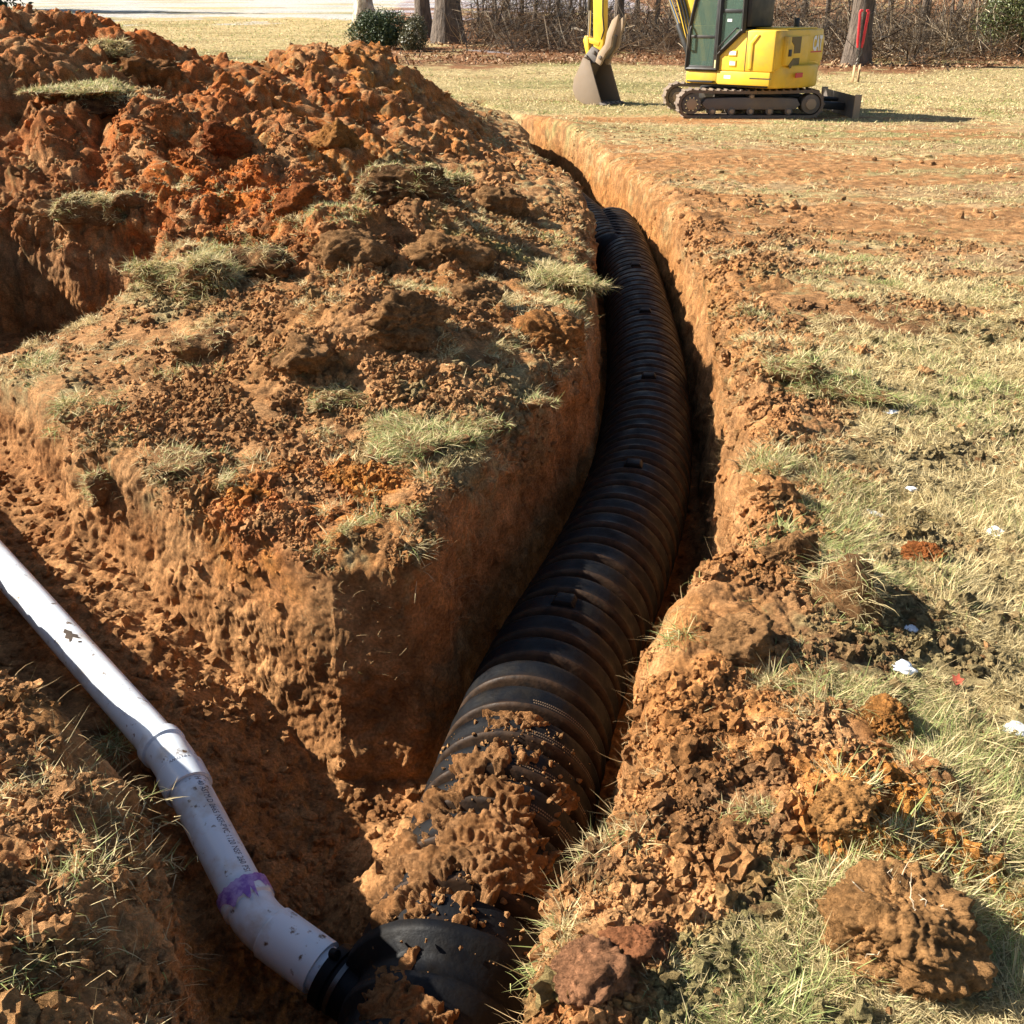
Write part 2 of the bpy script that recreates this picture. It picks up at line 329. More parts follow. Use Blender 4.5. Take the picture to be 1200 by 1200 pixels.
for it in range(9):
    e = np.sort(np.concatenate([TRI[:, [0, 1]], TRI[:, [1, 2]], TRI[:, [2, 0]]]), 1)
    key = e[:, 0].astype(np.int64) * (1 << 32) + e[:, 1]
    uk, inv = np.unique(key, return_inverse=True)
    ea, eb = (uk >> 32).astype(int), (uk & 0xffffffff).astype(int)
    L = np.sqrt(((V[ea] - V[eb]) ** 2).sum(1)); mid = (V[ea] + V[eb]) / 2
    mk = L > tol(mid) * 1.35
    nm = mk.sum()
    if nm < 500: break
    nid = np.full(len(uk), -1); nid[mk] = len(V) + np.arange(nm)
    q = mid[mk]; q[:, 2] = terrain_h(q[:, 0], q[:, 1])[0]; V = np.concatenate([V, q])
    T = len(TRI); m3 = nid[inv].reshape(3, T).T    # mid ids on edges 01,12,20
    cnt = (m3 >= 0).sum(1); out = [TRI[cnt == 0]]
    a = TRI[cnt == 3]; m = m3[cnt == 3]
    out += [np.stack([a[:, 0], m[:, 0], m[:, 2]], 1), np.stack([m[:, 0], a[:, 1], m[:, 1]], 1), np.stack([m[:, 2], m[:, 1], a[:, 2]], 1), m]
    for s in range(3):
        o3 = [s, (s + 1) % 3, (s + 2) % 3]
        sel = (cnt == 1) & (m3[:, s] >= 0); a = TRI[sel][:, o3]; m = m3[sel][:, s]
        out += [np.stack([a[:, 0], m, a[:, 2]], 1), np.stack([m, a[:, 1], a[:, 2]], 1)]
        sel = (cnt == 2) & (m3[:, o3[2]] < 0); a = TRI[sel][:, o3]; m01 = m3[sel][:, o3[0]]; m12 = m3[sel][:, o3[1]]
        out += [np.stack([m01, a[:, 1], m12], 1), np.stack([a[:, 0], m01, m12], 1), np.stack([a[:, 0], m12, a[:, 2]], 1)]
    TRI = np.concatenate(out)
    if len(TRI) > 3200000: break
print('terrain', len(V), len(TRI), it, round(time.time() - T0, 1))
def vnormals(V, T):
    n = np.cross(V[T[:, 1]] - V[T[:, 0]], V[T[:, 2]] - V[T[:, 0]]); out = np.zeros_like(V)
    for k in range(3):
        for ax in range(3): out[:, ax] += np.bincount(T[:, k], n[:, ax], len(V))
    return out / (np.linalg.norm(out, axis=1, keepdims=True) + 1e-12)
NRM = vnormals(V, TRI)
_, MIN, SDV = terrain_h(V[:, 0], V[:, 1])
MP = samp(RM[:, :, 0], V[:, 0], V[:, 1]); GRS = samp(RM[:, :, 1], V[:, 0], V[:, 1]); RED = samp(RM[:, :, 2], V[:, 0], V[:, 1]); ORG = samp(RM[:, :, 3], V[:, 0], V[:, 1])
farm = sstep(V[:, 1], 20, 23)
MP = MP * (1 - farm) + .04 * farm; GRS = GRS * (1 - farm) + farm
SCR = sstep(fbm(V[:, :2] * np.array([.3, 1.2]), .8, 4, 147), .02, .3) * sstep(V[:, 1], 5.5, 9) * (1 - sstep(V[:, 1], 17.5, 19)) * sstep(V[:, 0], .6, 1.4) * (1 - sstep(V[:, 0] - .35 * V[:, 1], 1.2, 2.6))
MP = np.maximum(MP, .42 * SCR); GRS = GRS * (1 - .8 * SCR)
inside = sstep(MIN, .05, .6); EDGE0 = tol(V)
# loose lumps: billowed noise, large to small
warp = np.stack([perlin(V, 1.7, 31), perlin(V, 1.7, 32), perlin(V, 1.7, 33)], 1) * .12
Q = V + warp
hill = sstep(V[:, 2], .12, .5)
near = V[:, 1] < 26
d = np.zeros(len(V)); Qn = Q[near]; dn = 0
EDGE = tol(V)
cl = np.clip(.62 + 1.3 * perlin(Qn, 1.3, 60), .15, 1.2)
for fr, am, hb in ((.8, .22, 1), (1.6, .20, .9), (3.1, .13, .55), (6.3, .07, .15), (13., .04, 0), (27., .022, 0), (56., .012, 0), (110., .006, 0)):
    b = 1.25 * np.abs(perlin(Qn, fr, int(fr * 10))) ** .85 - .34
    k = (1 - hb) + hb * hill[near]
    dn = dn + am * b * k * (cl * (1 + .3 * hill[near]) if fr > 5 else 1) * sstep(1 / fr / EDGE[near], 1.6, 3.5)
d[near] = dn
rough = MP * (1 - inside)
d = d * rough
# the cut walls and the trench floor: small bites, slightly stretched downwards
Qw = V * np.array([1, 1, .9])
wn = .024 * fbm(Qw[near], 5, 4, 71) + .026 * (np.abs(perlin(Qw[near], 11, 84)) - .2) + .016 * np.abs(perlin(Qw[near], 22, 81)) + .009 * np.abs(perlin(V[near], 44, 82)) * sstep(1 / 44 / EDGE0[near], 1.6, 3.5) + .005 * np.abs(perlin(V[near], 95, 83)) * sstep(1 / 95 / EDGE0[near], 1.6, 3.5)
wd = np.zeros(len(V)); wd[near] = wn
d += wd * inside
gm = sstep(GRS, .3, .7) * (1 - inside)
d[near] += (.012 * fbm(V[near], 9, 3, 91) + .012 * perlin(V[near], 2.5, 92)) * gm[near]
V = V + NRM * d[:, None]
NRM = vnormals(V, TRI)
# ---- colour
c3 = lambda *a: np.array(a, np.float32)
nb = fbm(V, 1.1, 4, 101); nb2 = fbm(V, 4.5, 4, 111); nb3 = perlin(V, 30, 121)
TAN, BRN, REDC, ORC = c3(.56,.295,.125), c3(.28,.135,.054), c3(.52,.13,.026), c3(.66,.28,.055)
def lerp(a, b, t): return a + (b - a) * np.clip(t, 0, 1)[:, None]
colr = lerp(np.broadcast_to(TAN, V.shape), BRN, .42 + .7 * nb2 + .4 * nb3)
colr = lerp(colr, REDC, RED * (1.35 + .8 * nb) * sstep(nb2, -.5, .1))
colr = lerp(colr, ORC, ORG * sstep(nb2 + .5 * nb, -.25, .35))
# walls: lower subsoil redder and darker, thin topsoil
wallc = lerp(np.broadcast_to(c3(.53,.27,.11), V.shape), c3(.36,.155,.055), .35 + .8 * nb2 + .5 * nb)
wallc = lerp(wallc, c3(.5,.22,.07), sstep(-V[:, 2], .1, .3) * sstep(V[:, 1], 6, 9))
wallc = lerp(wallc, c3(.40,.235,.115), sstep(V[:, 2] + .06 * nb2, -.16, -.02) * .8)
colr = lerp(colr, wallc, inside)
STRAW, GREEN, LITTER = c3(.54,.41,.2), c3(.17,.19,.05), c3(.27,.13,.06)
gv = fbm(V * np.array([.35, 1, 1]), 1.3, 4, 131); gv2 = fbm(V * np.array([.5, 1, 1]), .35, 3, 141)
lawn = lerp(np.broadcast_to(STRAW, V.shape), GREEN, .1 + .7 * gv2 + .35 * gv)
lawn = lerp(lawn, c3(.36,.19,.085), sstep(gv + .4 * nb3, .2, .6) * (1 - .6 * sstep(V[:, 1], 20, 24)))
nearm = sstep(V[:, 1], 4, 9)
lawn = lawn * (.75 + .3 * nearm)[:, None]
trk = sstep(fbm(V[:, :2] * np.array([.22, 1.1]), .9, 4, 145) + .25 * gv, .02, .3) * sstep(V[:, 1], 5, 8) * (1 - sstep(V[:, 1], 17, 19)) * sstep(V[:, 0], .8, 1.6)
lawn = lerp(lawn, c3(.55,.35,.185), trk * .75)
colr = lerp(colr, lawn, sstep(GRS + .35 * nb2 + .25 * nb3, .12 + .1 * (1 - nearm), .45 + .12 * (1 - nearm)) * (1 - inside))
# far: leaf litter under the wood, snow on the left rise
PXv, PYv, _c = proj(V)
x, y = V[:, 0], V[:, 1]
wn1 = fbm(V[:, :2], .25, 4, 151)
wood_edge = np.interp(x, [-30, -9, -6.5, -5, -1, 2, 6, 8, 10, 13, 15, 18, 40], [250, 150, 50, 31, 29.5, 30, 30, 28.6, 27.8, 29.5, 31.5, 33.5, 36]) + wn1 * 2
litm = sstep(y - wood_edge, -1.2, 1.)
colr = lerp(colr, np.array(LITTER) * (1 + .5 * nb[:, None]) , litm * sstep(nb + wn1 + .9, .2, .6))
edge2 = np.interp(x, [-40, -12, -5, 5, 40], [50, 54, 57, 62, 80])
snow = sstep(y - edge2 + 7 * wn1 * 1.6 + 3 * nb2, -1, 1.5)
snow *= sstep(fbm(V[:, :2] * np.array([.25, 1]), .6, 4, 161) + .35, -.35, .45) * (x < 8)
snow = np.maximum(snow, sstep(.8 - ((x + .7) / .8) ** 2 - ((y - 34.2 + x * .9) / .45) ** 2 + nb2 + .5 * nb3, .1, .5))
colr = lerp(colr, c3(.56,.63,.74), snow * .5)
soilm = 1 - sstep(GRS, .3, .6) * (1 - inside)
colr = colr * (1 + .16 * soilm * (1 - farm))[:, None]
V32 = V.astype(np.float32)
# ---- split off the spoil heap and keep the rest as ground
cen = V[TRI].mean(1)
hz = samp(RB, cen[:, 0], cen[:, 1]) + .04 * perlin(cen, 3, 5)
_, mi, _s = terrain_h(cen[:, 0], cen[:, 1])
heap = (hz > .13) & (cen[:, 1] > 4.2) & (cen[:, 1] < 20) & (cen[:, 0] < 2) & (mi < .3)
def sub(mask, name, mtl):
    T = TRI[mask]; u, inv = np.unique(T, return_inverse=True)
    return np_mesh(name, V32[u], inv.reshape(-1, 3), mtl, col=colr[u].astype(np.float32), smooth=True)
tag(sub(~heap, 'ground', SOIL), kind='structure')
tag(sub(heap, 'spoil_heap', SOIL), 'long heap of loose red and brown clay soil piled up left of the trench', 'soil heap')
print('terrain built', round(time.time() - T0, 1))
# ------------------------------------------------------------------ finding the ground under a pixel / point
_vis = (PXv > -80) & (PXv < 1280) & (PYv > -80) & (PYv < 1300) & (_c > .2)
VP = np.stack(proj(V[_vis]), 1); VV = V[_vis]; VN = NRM[_vis]
def hit(px, py, r=6):
    for k in (1, 2, 4, 8):
        m = np.nonzero((np.abs(VP[:, 0] - px) < r * k) & (np.abs(VP[:, 1] - py) < r * k))[0]
        if len(m): break
    dm = VP[m, 2].min(); m = m[VP[m, 2] < dm * 1.03 + .01]
    return VV[m].mean(0), VN[m].mean(0)
def gz(x, y, r=.05):
    for k in (1, 2, 4, 10, 40):
        m = (np.abs(V[:, 0] - x) < r * k) & (np.abs(V[:, 1] - y) < r * k)
        if m.any(): return float(V[m, 2].mean())
    return 0.
# area-weighted scatter over the terrain
ta = np.linalg.norm(np.cross(V[TRI[:, 1]] - V[TRI[:, 0]], V[TRI[:, 2]] - V[TRI[:, 0]]), axis=1) / 2
tp = np.stack(proj(cen), 1)
tvis = (tp[:, 0] > -40) & (tp[:, 0] < 1240) & (tp[:, 1] > -20) & (tp[:, 1] < 1260) & (tp[:, 2] > .3)
def scatter(n, w):
    w = w * ta; cs = np.cumsum(w); k = np.searchsorted(cs, RNG.random(n) * cs[-1]); k = np.minimum(k, len(TRI) - 1)
    a, b = RNG.random(n), RNG.random(n); f = a + b > 1; a[f], b[f] = 1 - a[f], 1 - b[f]
    P = V[TRI[k, 0]] * (1 - a - b)[:, None] + V[TRI[k, 1]] * a[:, None] + V[TRI[k, 2]] * b[:, None]
    return P, NRM[TRI[k, 0]], k
def tmean(A): return A[TRI].mean(1)
tG, tM, tI, tS = tmean(GRS), tmean(MP), tmean(inside), tmean(snow)
# ------------------------------------------------------------------ blades
def blades(P, Nn, L, Wd, az, tilt, curl, col, seg=3):
    """each blade: a ribbon of seg quads/one tip; tilt from the normal, then bending towards the ground"""
    n = len(P); d = np.stack([np.cos(az), np.sin(az), np.zeros(n)], 1)
    side = np.stack([-np.sin(az), np.cos(az), np.zeros(n)], 1)
    up = Nn * .5 + np.array([0, 0, .5]); up /= np.linalg.norm(up, axis=1, keepdims=True)
    side = side * np.cos(RNG.random(n) * 1.5)[:, None] + up * .4 * RNG.standard_normal(n)[:, None]
    pts = [P - up * .003]; cur = P - up * .003; t = tilt
    for k in range(seg):
        cur = cur + (d * np.sin(t)[:, None] + up * np.cos(t)[:, None]) * (L / seg)[:, None]; pts.append(cur); t = t + curl / seg
    vs = []; 
    for k in range(seg):
        w = Wd * (1 - .75 * k / seg); vs += [pts[k] - side * w[:, None] / 2, pts[k] + side * w[:, None] / 2]
    vs.append(pts[seg])
    nv = 2 * seg + 1; Va = np.stack(vs, 1).reshape(-1, 3)
    f = []
    for k in range(seg - 1): f += [(2*k, 2*k+1, 2*k+3), (2*k, 2*k+3, 2*k+2)]
    f.append((2*seg-2, 2*seg-1, 2*seg))
    Fa = (np.arange(n)[:, None, None] * nv + np.array(f)[None]).reshape(-1, 3)
    return Va, Fa, np.repeat(col, nv, 0)
def gcol(n, green):
    """straw to green, green in 0..1 per blade"""
    a, b, g, g2 = c3(.72,.60,.33), c3(.50,.38,.18), c3(.23,.28,.08), c3(.40,.42,.17)
    r = RNG.random(n); dead = lerp(np.broadcast_to(a, (n, 3)), b, r); gr = lerp(np.broadcast_to(g, (n, 3)), g2, RNG.random(n))
    return np.where((RNG.random(n) < green)[:, None], gr, dead) * (.75 + .5 * RNG.random(n))[:, None]
def join(parts):
    off = 0; vs, fs, cs = [], [], []
    for v, f, c in parts: vs.append(v); fs.append(f + off); cs.append(c); off += len(v)
    return np.concatenate(vs), np.concatenate(fs), np.concatenate(cs)
gn = fbm(cen, 2.2, 3, 171); gcl = fbm(cen, 8, 3, 181)
tNz = tmean(NRM[:, 2])
gden = np.where((tp[:, 0] < 230) & (tp[:, 1] > 740), .1, 1.) * sstep(tG + .6 * gn + .55 * gcl, .25, .8) * (1 - np.clip(tI * 2.5, 0, 1)) * (1 - tS) * sstep(tNz, .45, .8)
dist = np.linalg.norm(cen - np.array([0, 0, H]), axis=1)
def lay(n, w, Lm, Wm, green_bias, flat=1.):
    P, Nn, k = scatter(n, w); dd = dist[k]
    flow = fbm(P[:, :2], 3, 2, 191) * 7 + 2.2
    az = flow + RNG.standard_normal(n) * 1.5
    L = Lm * (.45 + RNG.random(n)); tl = np.clip(RNG.normal(1.22, .35, n) * flat, .1, 1.6)
    gr = np.clip(.22 + .8 * fbm(P[:, :2], 1.5, 3, 201) + green_bias, .03, .85)
    return blades(P, Nn, L, Wm * (.6 + .8 * RNG.random(n)) * np.maximum(1, dd / 3.), az, tl, RNG.normal(.35, .4, n), gcol(n, gr))
w1 = gden * tvis
parts = [lay(240000, w1 * (dist < 4) * np.minimum(1, (1.2/np.maximum(dist,1))**.3), .033, .0019, -.05),
         lay(16000, w1 * (dist < 4) * sstep(gn, -.1, .4), .07, .0028, .25, .7),
         lay(150000, w1 * (dist >= 4) * (dist < 8), .05, .0024, -.08),
         lay(130000, w1 * (dist >= 8) * (dist < 24) / dist, .055, .0024, -.12),
         lay(50000, w1 * (dist >= 24) * (dist < 55) * tmean(1 - litm) / dist, .07, .003, -.1)]
v_, f_, c_ = join(parts)
tag(np_mesh('grass', v_, f_, GRASS, col=c_), kind='stuff')
# roots and stray straws on dug soil and hanging from the lips
wl = tvis * (dist < 6) * (1 - gden) * np.where((tmean(SDV) > -.12) & (tmean(SDV) < .06), 3.5, np.where(tM > .2, .5, 0)) * (tI < .9)
P, Nn, k = scatter(9000, wl)
v_, f_, c_ = blades(P, Nn, .045 * (.3 + RNG.random(9000) ** 2 * 1.8), .0013 * (.6 + RNG.random(9000)), RNG.random(9000) * 6.28, RNG.normal(1.1, .5, 9000), RNG.normal(.6, 1.4, 9000), gcol(9000, np.full(9000, .05)) * np.array([.9, .8, .75]), 4)
tag(np_mesh('loose_straw', v_, f_, GRASS, col=c_), kind='stuff')
print('grass', round(time.time() - T0, 1))
# ------------------------------------------------------------------ crumbs and clods
def ico(sub_):
    import bmesh
    bm = bmesh.new(); bmesh.ops.create_icosphere(bm, subdivisions=sub_, radius=1)
    v = np.array([q.co[:] for q in bm.verts]); f = np.array([[q.index for q in p.verts] for p in bm.faces]); bm.free(); return v, f
ICO = {s: ico(s) for s in (1, 2, 3, 5, 6)}
def facet(v, n, g, lo=.55, hi=1.15):
    nn = g.standard_normal((n, 3)); nn /= np.linalg.norm(nn, axis=1, keepdims=True); d = lo + (hi - lo) * g.random(n)
    q = d[None] / np.maximum(v @ nn.T / np.maximum(np.linalg.norm(v, axis=1, keepdims=True), 1e-9), .12)
    q = np.minimum(q, 1.3); return -np.log(np.exp(-q * 45).mean(1)) / 45 - .02
def rocks(P, R, sub_, col, seed):
    v0, f0 = ICO[sub_]; n = len(P); nv = len(v0)
    q = RNG.standard_normal((n, 4)); q /= np.linalg.norm(q, axis=1, keepdims=True)
    a, b, c, d = q.T
    M = np.stack([1-2*(c*c+d*d), 2*(b*c-d*a), 2*(b*d+c*a), 2*(b*c+d*a), 1-2*(b*b+d*d), 2*(c*d-b*a), 2*(b*d-c*a), 2*(c*d+b*a), 1-2*(b*b+c*c)], 1).reshape(n, 3, 3)
    sc = .65 + .6 * RNG.random((n, 3))
    X = v0[None] * sc[:, None, :]
    off = RNG.random((n, 1, 3)) * 90
    nz = perlin((v0[None] * 1.3 + off).reshape(-1, 3), 1, seed).reshape(n, nv)
    if sub_ > 1: nz = nz + .55 * perlin((v0[None] * 3.1 + off).reshape(-1, 3), 1, seed + 1).reshape(n, nv)
    X = X * (1 + 1.0 * nz)[:, :, None]
    X = np.einsum('nij,nkj->nki', M, X) * R[:, None, None] + P[:, None, :]
    return X.reshape(-1, 3), (np.arange(n)[:, None, None] * nv + f0[None]).reshape(-1, 3), np.repeat(col, nv, 0)
cn = fbm(cen, 1.8, 3, 211); cn2 = fbm(cen, 6, 3, 216)
cw = tvis * sstep(tNz, .25, .6) * sstep(tM, .12, .6) * sstep(cn + cn2 + .3, -.2, .7) * (1 - .93 * np.clip(tI * 2, 0, 1)) * (tS < .2)
parts = []
for n, lo, hi, dmin, dmax, sb in ((80000, .002, .009, 0, 4.4, 1), (9000, .007, .022, 0, 5, 2), (30000, .005, .02, 4.2, 9, 1), (420, .018, .04, 1.5, 9, 3), (3000, .012, .045, 8, 19, 1)):
    P, Nn, k = scatter(n, cw * (dist >= dmin) * (dist < dmax) * (sstep(tM, .35, .75) if dmin >= 8 else 1))
    R = lo + (hi - lo) * RNG.random(n) ** 2.6
    col = colr[TRI[k, 0]] * (.8 + .45 * RNG.random((n, 1)))
    parts.append(rocks(P + Nn * R[:, None] * .25, R, sb, col, 220 + sb))
fw = tvis * (tI > .6) * (np.abs(NRM[TRI[:, 0], 2]) > .75) * (dist < 8)
P, Nn, k = scatter(5000, fw); R = .004 + .022 * RNG.random(5000) ** 3
parts.append(rocks(P + Nn * R[:, None] * .3, R, 1, colr[TRI[k, 0]] * .95, 260))
# crumbs thrown on the lawn
lw = tvis * (tG > .3) * (dist < 16) * sstep(cn, .0, .5) * (1 - tI)
P, Nn, k = scatter(5000, lw); R = .003 + .014 * RNG.random(5000) ** 5
parts.append(rocks(P + Nn * R[:, None] * .2, R, 1, np.broadcast_to(TAN * .85, (5000, 3)) * (.7 + .5 * RNG.random((5000, 1))), 270))
v_, f_, c_ = join(parts)
tag(np_mesh('soil_crumbs', v_, f_, SOIL, col=c_.astype(np.float32), smooth=False), kind='stuff')
print('crumbs', len(f_), round(time.time() - T0, 1))
# ------------------------------------------------------------------ corrugated pipe
BLACK = mat('black_plastic', (.012, .0125, .014), .42); _n, _l, _b = nodes(BLACK); _b.inputs['Specular IOR Level'].default_value = .16
_dust = noise_fac(BLACK, 14, .45, .75, 8)
_rim = attr(BLACK, 'rim', 'Fac')
_m = N(_n, 'ShaderNodeMath', operation='MULTIPLY'); _l.new(_rim, _m.inputs[0]); _l.new(noise_fac(BLACK, 30, .25, .6, 5, a=.03, b=.4), _m.inputs[1])
_c = mixc(BLACK, _dust, (.003, .0035, .005), (.008, .006, .004))
_c = mixc(BLACK, _m.outputs[0], _c, (.11, .06, .03)); _l.new(_c, _b.inputs['Base Color'])
_l.new(noise_fac(BLACK, 10, .35, .7, 6, a=.4, b=.8), _b.inputs['Roughness']); bump(BLACK, noise_fac(BLACK, 40, .3, .7, 4), .25, .004)
R0 = .262
def resample(path, step):
    p = np.array(path, float); 
    # Catmull-Rom
    out = []
    for i in range(len(p) - 1):
        a, b, c, d = p[max(i - 1, 0)], p[i], p[i + 1], p[min(i + 2, len(p) - 1)]
        for t in np.linspace(0, 1, 24, endpoint=False):
            out.append(.5 * ((2 * b) + (-a + c) * t + (2 * a - 5 * b + 4 * c - d) * t * t + (-a + 3 * b - 3 * c + d) * t ** 3))
    out.append(p[-1]); out = np.array(out)
    for _ in range(60): out[1:-1] = (out[:-2] + out[1:-1] * 2 + out[2:]) / 4
    s = np.concatenate([[0], np.cumsum(np.linalg.norm(np.diff(out, axis=0), axis=1))])
    q = np.concatenate([np.arange(0, s[-1], step)])
    return np.stack([np.interp(q, s, out[:, k]) for k in range(3)], 1), q
PITCHP = .146
PROF = [(0, 0, 1), (.03, .0, 1), (.08, -.004, .2), (.2, -.003, 0), (.35, .0, 0), (.5, .002, 0), (.6, .001, 0), (.66, -.012, 0), (.67, -.055, .0), (.72, -.07, .0), (.86, -.07, .1), (.91, -.05, .4), (.96, -.012, 1.)]
ppath, ps = resample(PIPE, .01)
DIR0 = (ppath[4] - ppath[0]) / np.linalg.norm(ppath[4] - ppath[0])
def pframe(s):
    p = np.stack([np.interp(s, ps, ppath[:, k]) for k in range(3)], -1) + np.minimum(np.asarray(s), 0)[..., None] * DIR0
    s = np.maximum(np.asarray(s), 0)
    q = np.stack([np.interp(np.asarray(s) + .05, ps, ppath[:, k]) for k in range(3)], -1)
    q0 = np.stack([np.interp(np.asarray(s) - .05, ps, ppath[:, k]) for k in range(3)], -1)
    t = q - q0; t = t / np.linalg.norm(t, axis=-1, keepdims=True)
    side = np.stack([t[..., 1], -t[..., 0], 0 * t[..., 0]], -1); side /= np.linalg.norm(side, axis=-1, keepdims=True)
    return p, t, side, np.cross(side, t)
S0 = .16
nr = int((ps[-1] - S0) / PITCHP); rows = []; rim = []
for i in range(nr):
    far_ = i > 45
    for (a, dr, rm) in (PROF if not far_ else PROF[::2]): rows.append((S0 + (i + a) * PITCHP, R0 + dr)); rim.append(rm)
sa = np.array([r[0] for r in rows]); ra = np.array([r[1] for r in rows]); NA = 112
p, t, sd_, up_ = pframe(sa); an = np.linspace(0, 2 * np.pi, NA, endpoint=False)
PV = p[:, None] + (sd_[:, None] * np.cos(an)[None, :, None] + up_[:, None] * np.sin(an)[None, :, None]) * ra[:, None, None]
idx = np.arange(len(sa) * NA).reshape(len(sa), NA)
PF = np.stack([idx[:-1], np.roll(idx, -1, 1)[:-1], np.roll(idx, -1, 1)[1:], idx[1:]], -1).reshape(-1, 4)
pipe_root = empty('corrugated_pipe', tuple(PIPE[0][:2]) + (-.88,))
def keep(o, root):
    o.matrix_parent_inverse = root.matrix_world.inverted() if False else Matrix.Translation(-Vector(root.location)); return o
tag(pipe_root, 'long black ribbed plastic drain pipe lying along the deep curving trench', 'drain pipe')
side_att = np.repeat(np.array(rim), NA)
keep(np_mesh('ribbed_wall', PV.reshape(-1, 3), PF, BLACK, pipe_root, smooth=True, fac={'rim': side_att}), pipe_root)
# perforations along the rib shoulders nearest the camera
HOLE = mat('perforation', (.002, .002, .002), .9); DUSTY = mat('dusty_slot', (.11, .07, .04), .8)
for i in range(3, 7):
    mb = MB()
    for a in np.arange(.25, 1.45, .028):
        for j, fa in enumerate((.12, .2)):
            s_ = S0 + (i + fa) * PITCHP; p0, t0, s0, u0 = pframe(s_)
            a_ = a + j * .014
            o_ = s0 * math.cos(a_) + u0 * math.sin(a_); tt = -s0 * math.sin(a_) + u0 * math.cos(a_)
            c_ = p0 + o_ * (R0 - .0035 + .0022)
            mb.add([c_ - tt*.0022 - t0*.003, c_ + tt*.0022 - t0*.003, c_ + tt*.0022 + t0*.003, c_ - tt*.0022 + t0*.003], [(0, 1, 2, 3)])
    tag(keep(mb.build('perforation_row', DUSTY, pipe_root), pipe_root), kind='stuff')
# lifting lugs and a coupling band
for sl_ in (1.62, 2.95, 4.3, 5.7, 7.1):
    i_ = round((sl_ - S0) / PITCHP); s_ = S0 + (i_ + .4) * PITCHP; p0, t0, s0, u0 = [Vector(q) for q in pframe(s_)]
    M = Matrix.Translation(p0) @ Matrix((s0, t0, u0)).transposed().to_4x4()
    m_ = MB(); m_.prism([(-.05, R0 - .014), (.05, R0 - .014), (.032, R0 + .016), (-.032, R0 + .016)], -.036, .03)
    m_.v = [tuple(M @ Vector(v)) for v in m_.v]; keep(m_.build('lifting_lug', BLACK, pipe_root, bevel=.006), pipe_root)
def sweep(s0_, s1_, prof, name, parent, root, mtl=None, n=72):
    """surface of revolution about the pipe axis: prof = (fraction along, radius)"""
    ss = np.array([s0_ + (s1_ - s0_) * a for a, _ in prof]); rr = np.array([r for _, r in prof])
    p, t, sd, up = pframe(np.clip(ss, 0.0, None)); t0 = t[0]
    p = p + t0 * np.minimum(ss, 0)[:, None]
    an = np.linspace(0, 2 * np.pi, n, endpoint=False)
    v = p[:, None] + (sd[:, None] * np.cos(an)[None, :, None] + up[:, None] * np.sin(an)[None, :, None]) * rr[:, None, None]
    ix = np.arange(len(ss) * n).reshape(len(ss), n)
    f = np.stack([ix[:-1], np.roll(ix, -1, 1)[:-1], np.roll(ix, -1, 1)[1:], ix[1:]], -1).reshape(-1, 4)
    return keep(np_mesh(name, v.reshape(-1, 3), f, mtl or BLACK, parent, smooth=True, fac={'rim': np.zeros(len(ss) * n)}), root)
cap = sweep(-.3, .17, [(0, .001), (0, .07), (.06, .08), (.08, .11), (.2, .125), (.24, .2), (.34, .215), (.38, .225), (.395, .235), (.45, .238), (.465, .215), (.62, .22), (.66, .238), (.72, .24), (.74, .226), (.86, .23), (.9, .272), (.97, .276), (1, .25)], 'end_cap', pipe_root, pipe_root)
# ribs on the face of the cap, and its round hub
p0, t0, s0, u0 = [Vector(q) for q in pframe(0.0)]
for k in range(8):
    a_ = k * math.pi / 4 + .2; d_ = s0 * math.cos(a_) + u0 * math.sin(a_); e_ = t0.cross(d_)
    m_ = MB(); A = p0 - t0 * .27 + d_ * .08; B = p0 - t0 * .17 + d_ * .215
    m_.add([A - e_*.008 - t0*.02, A + e_*.008 - t0*.02, B + e_*.008 - t0*.015, B - e_*.008 - t0*.015, A - e_*.008 + t0*.06, A + e_*.008 + t0*.06, B + e_*.008 + t0*.05, B - e_*.008 + t0*.05], [(0,1,2,3),(4,5,6,7),(0,1,5,4),(1,2,6,5),(2,3,7,6),(3,0,4,7)])
    m_.build('stiffening_rib', BLACK, cap, bevel=.003).matrix_parent_inverse = Matrix.Translation(-Vector(pipe_root.location))
# ------------------------------------------------------------------ white pipe
PVC = mat('white_pvc', (.68, .74, .80), .3); _n, _l, _b = nodes(PVC)
_c = mixc(PVC, noise_fac(PVC, 7, .5, .72, 8), (.68, .74, .80), (.45, .36, .26))
_c = mixc(PVC, noise_fac(PVC, 30, .62, .7, 6), _c, (.13, .075, .035))
_l.new(_c, _b.inputs['Base Color'])
RP_ = .0585
A0 = Vector(U(0, 661, -.3)); A1 = Vector(U(203, 890, -.4)); A2 = Vector(U(302, 1080, -.52)); A3 = Vector(U(372, 1131, -.56))
dA = (A1 - A0).normalized(); AL = A0 - dA * 2.6
A4 = A3 + (A3 - A2).normalized() * .02
pvc = empty('plastic_pipe', (A0.x, A0.y, A0.z - RP_)); tag(pvc, 'white plastic drain pipe with two elbows running down into the black pipe', 'drain pipe')
d1 = dA; d2 = (A2 - A1).normalized(); d3 = (A3 - A2).normalized()
def pc(mb_, name, mt, **k): return keep(mb_.build(name, mt, pvc, **k), pvc)
pc(MB().tube([AL, A1 - d1 * .03], RP_, 40), 'pipe_section', PVC)
pc(MB().tube([A1 + d2 * .03, A2 - d2 * .03], RP_, 40), 'pipe_section', PVC)
pc(MB().tube([A3 - d3 * .05, A3 + d3 * .16], RP_, 40), 'pipe_section', PVC)
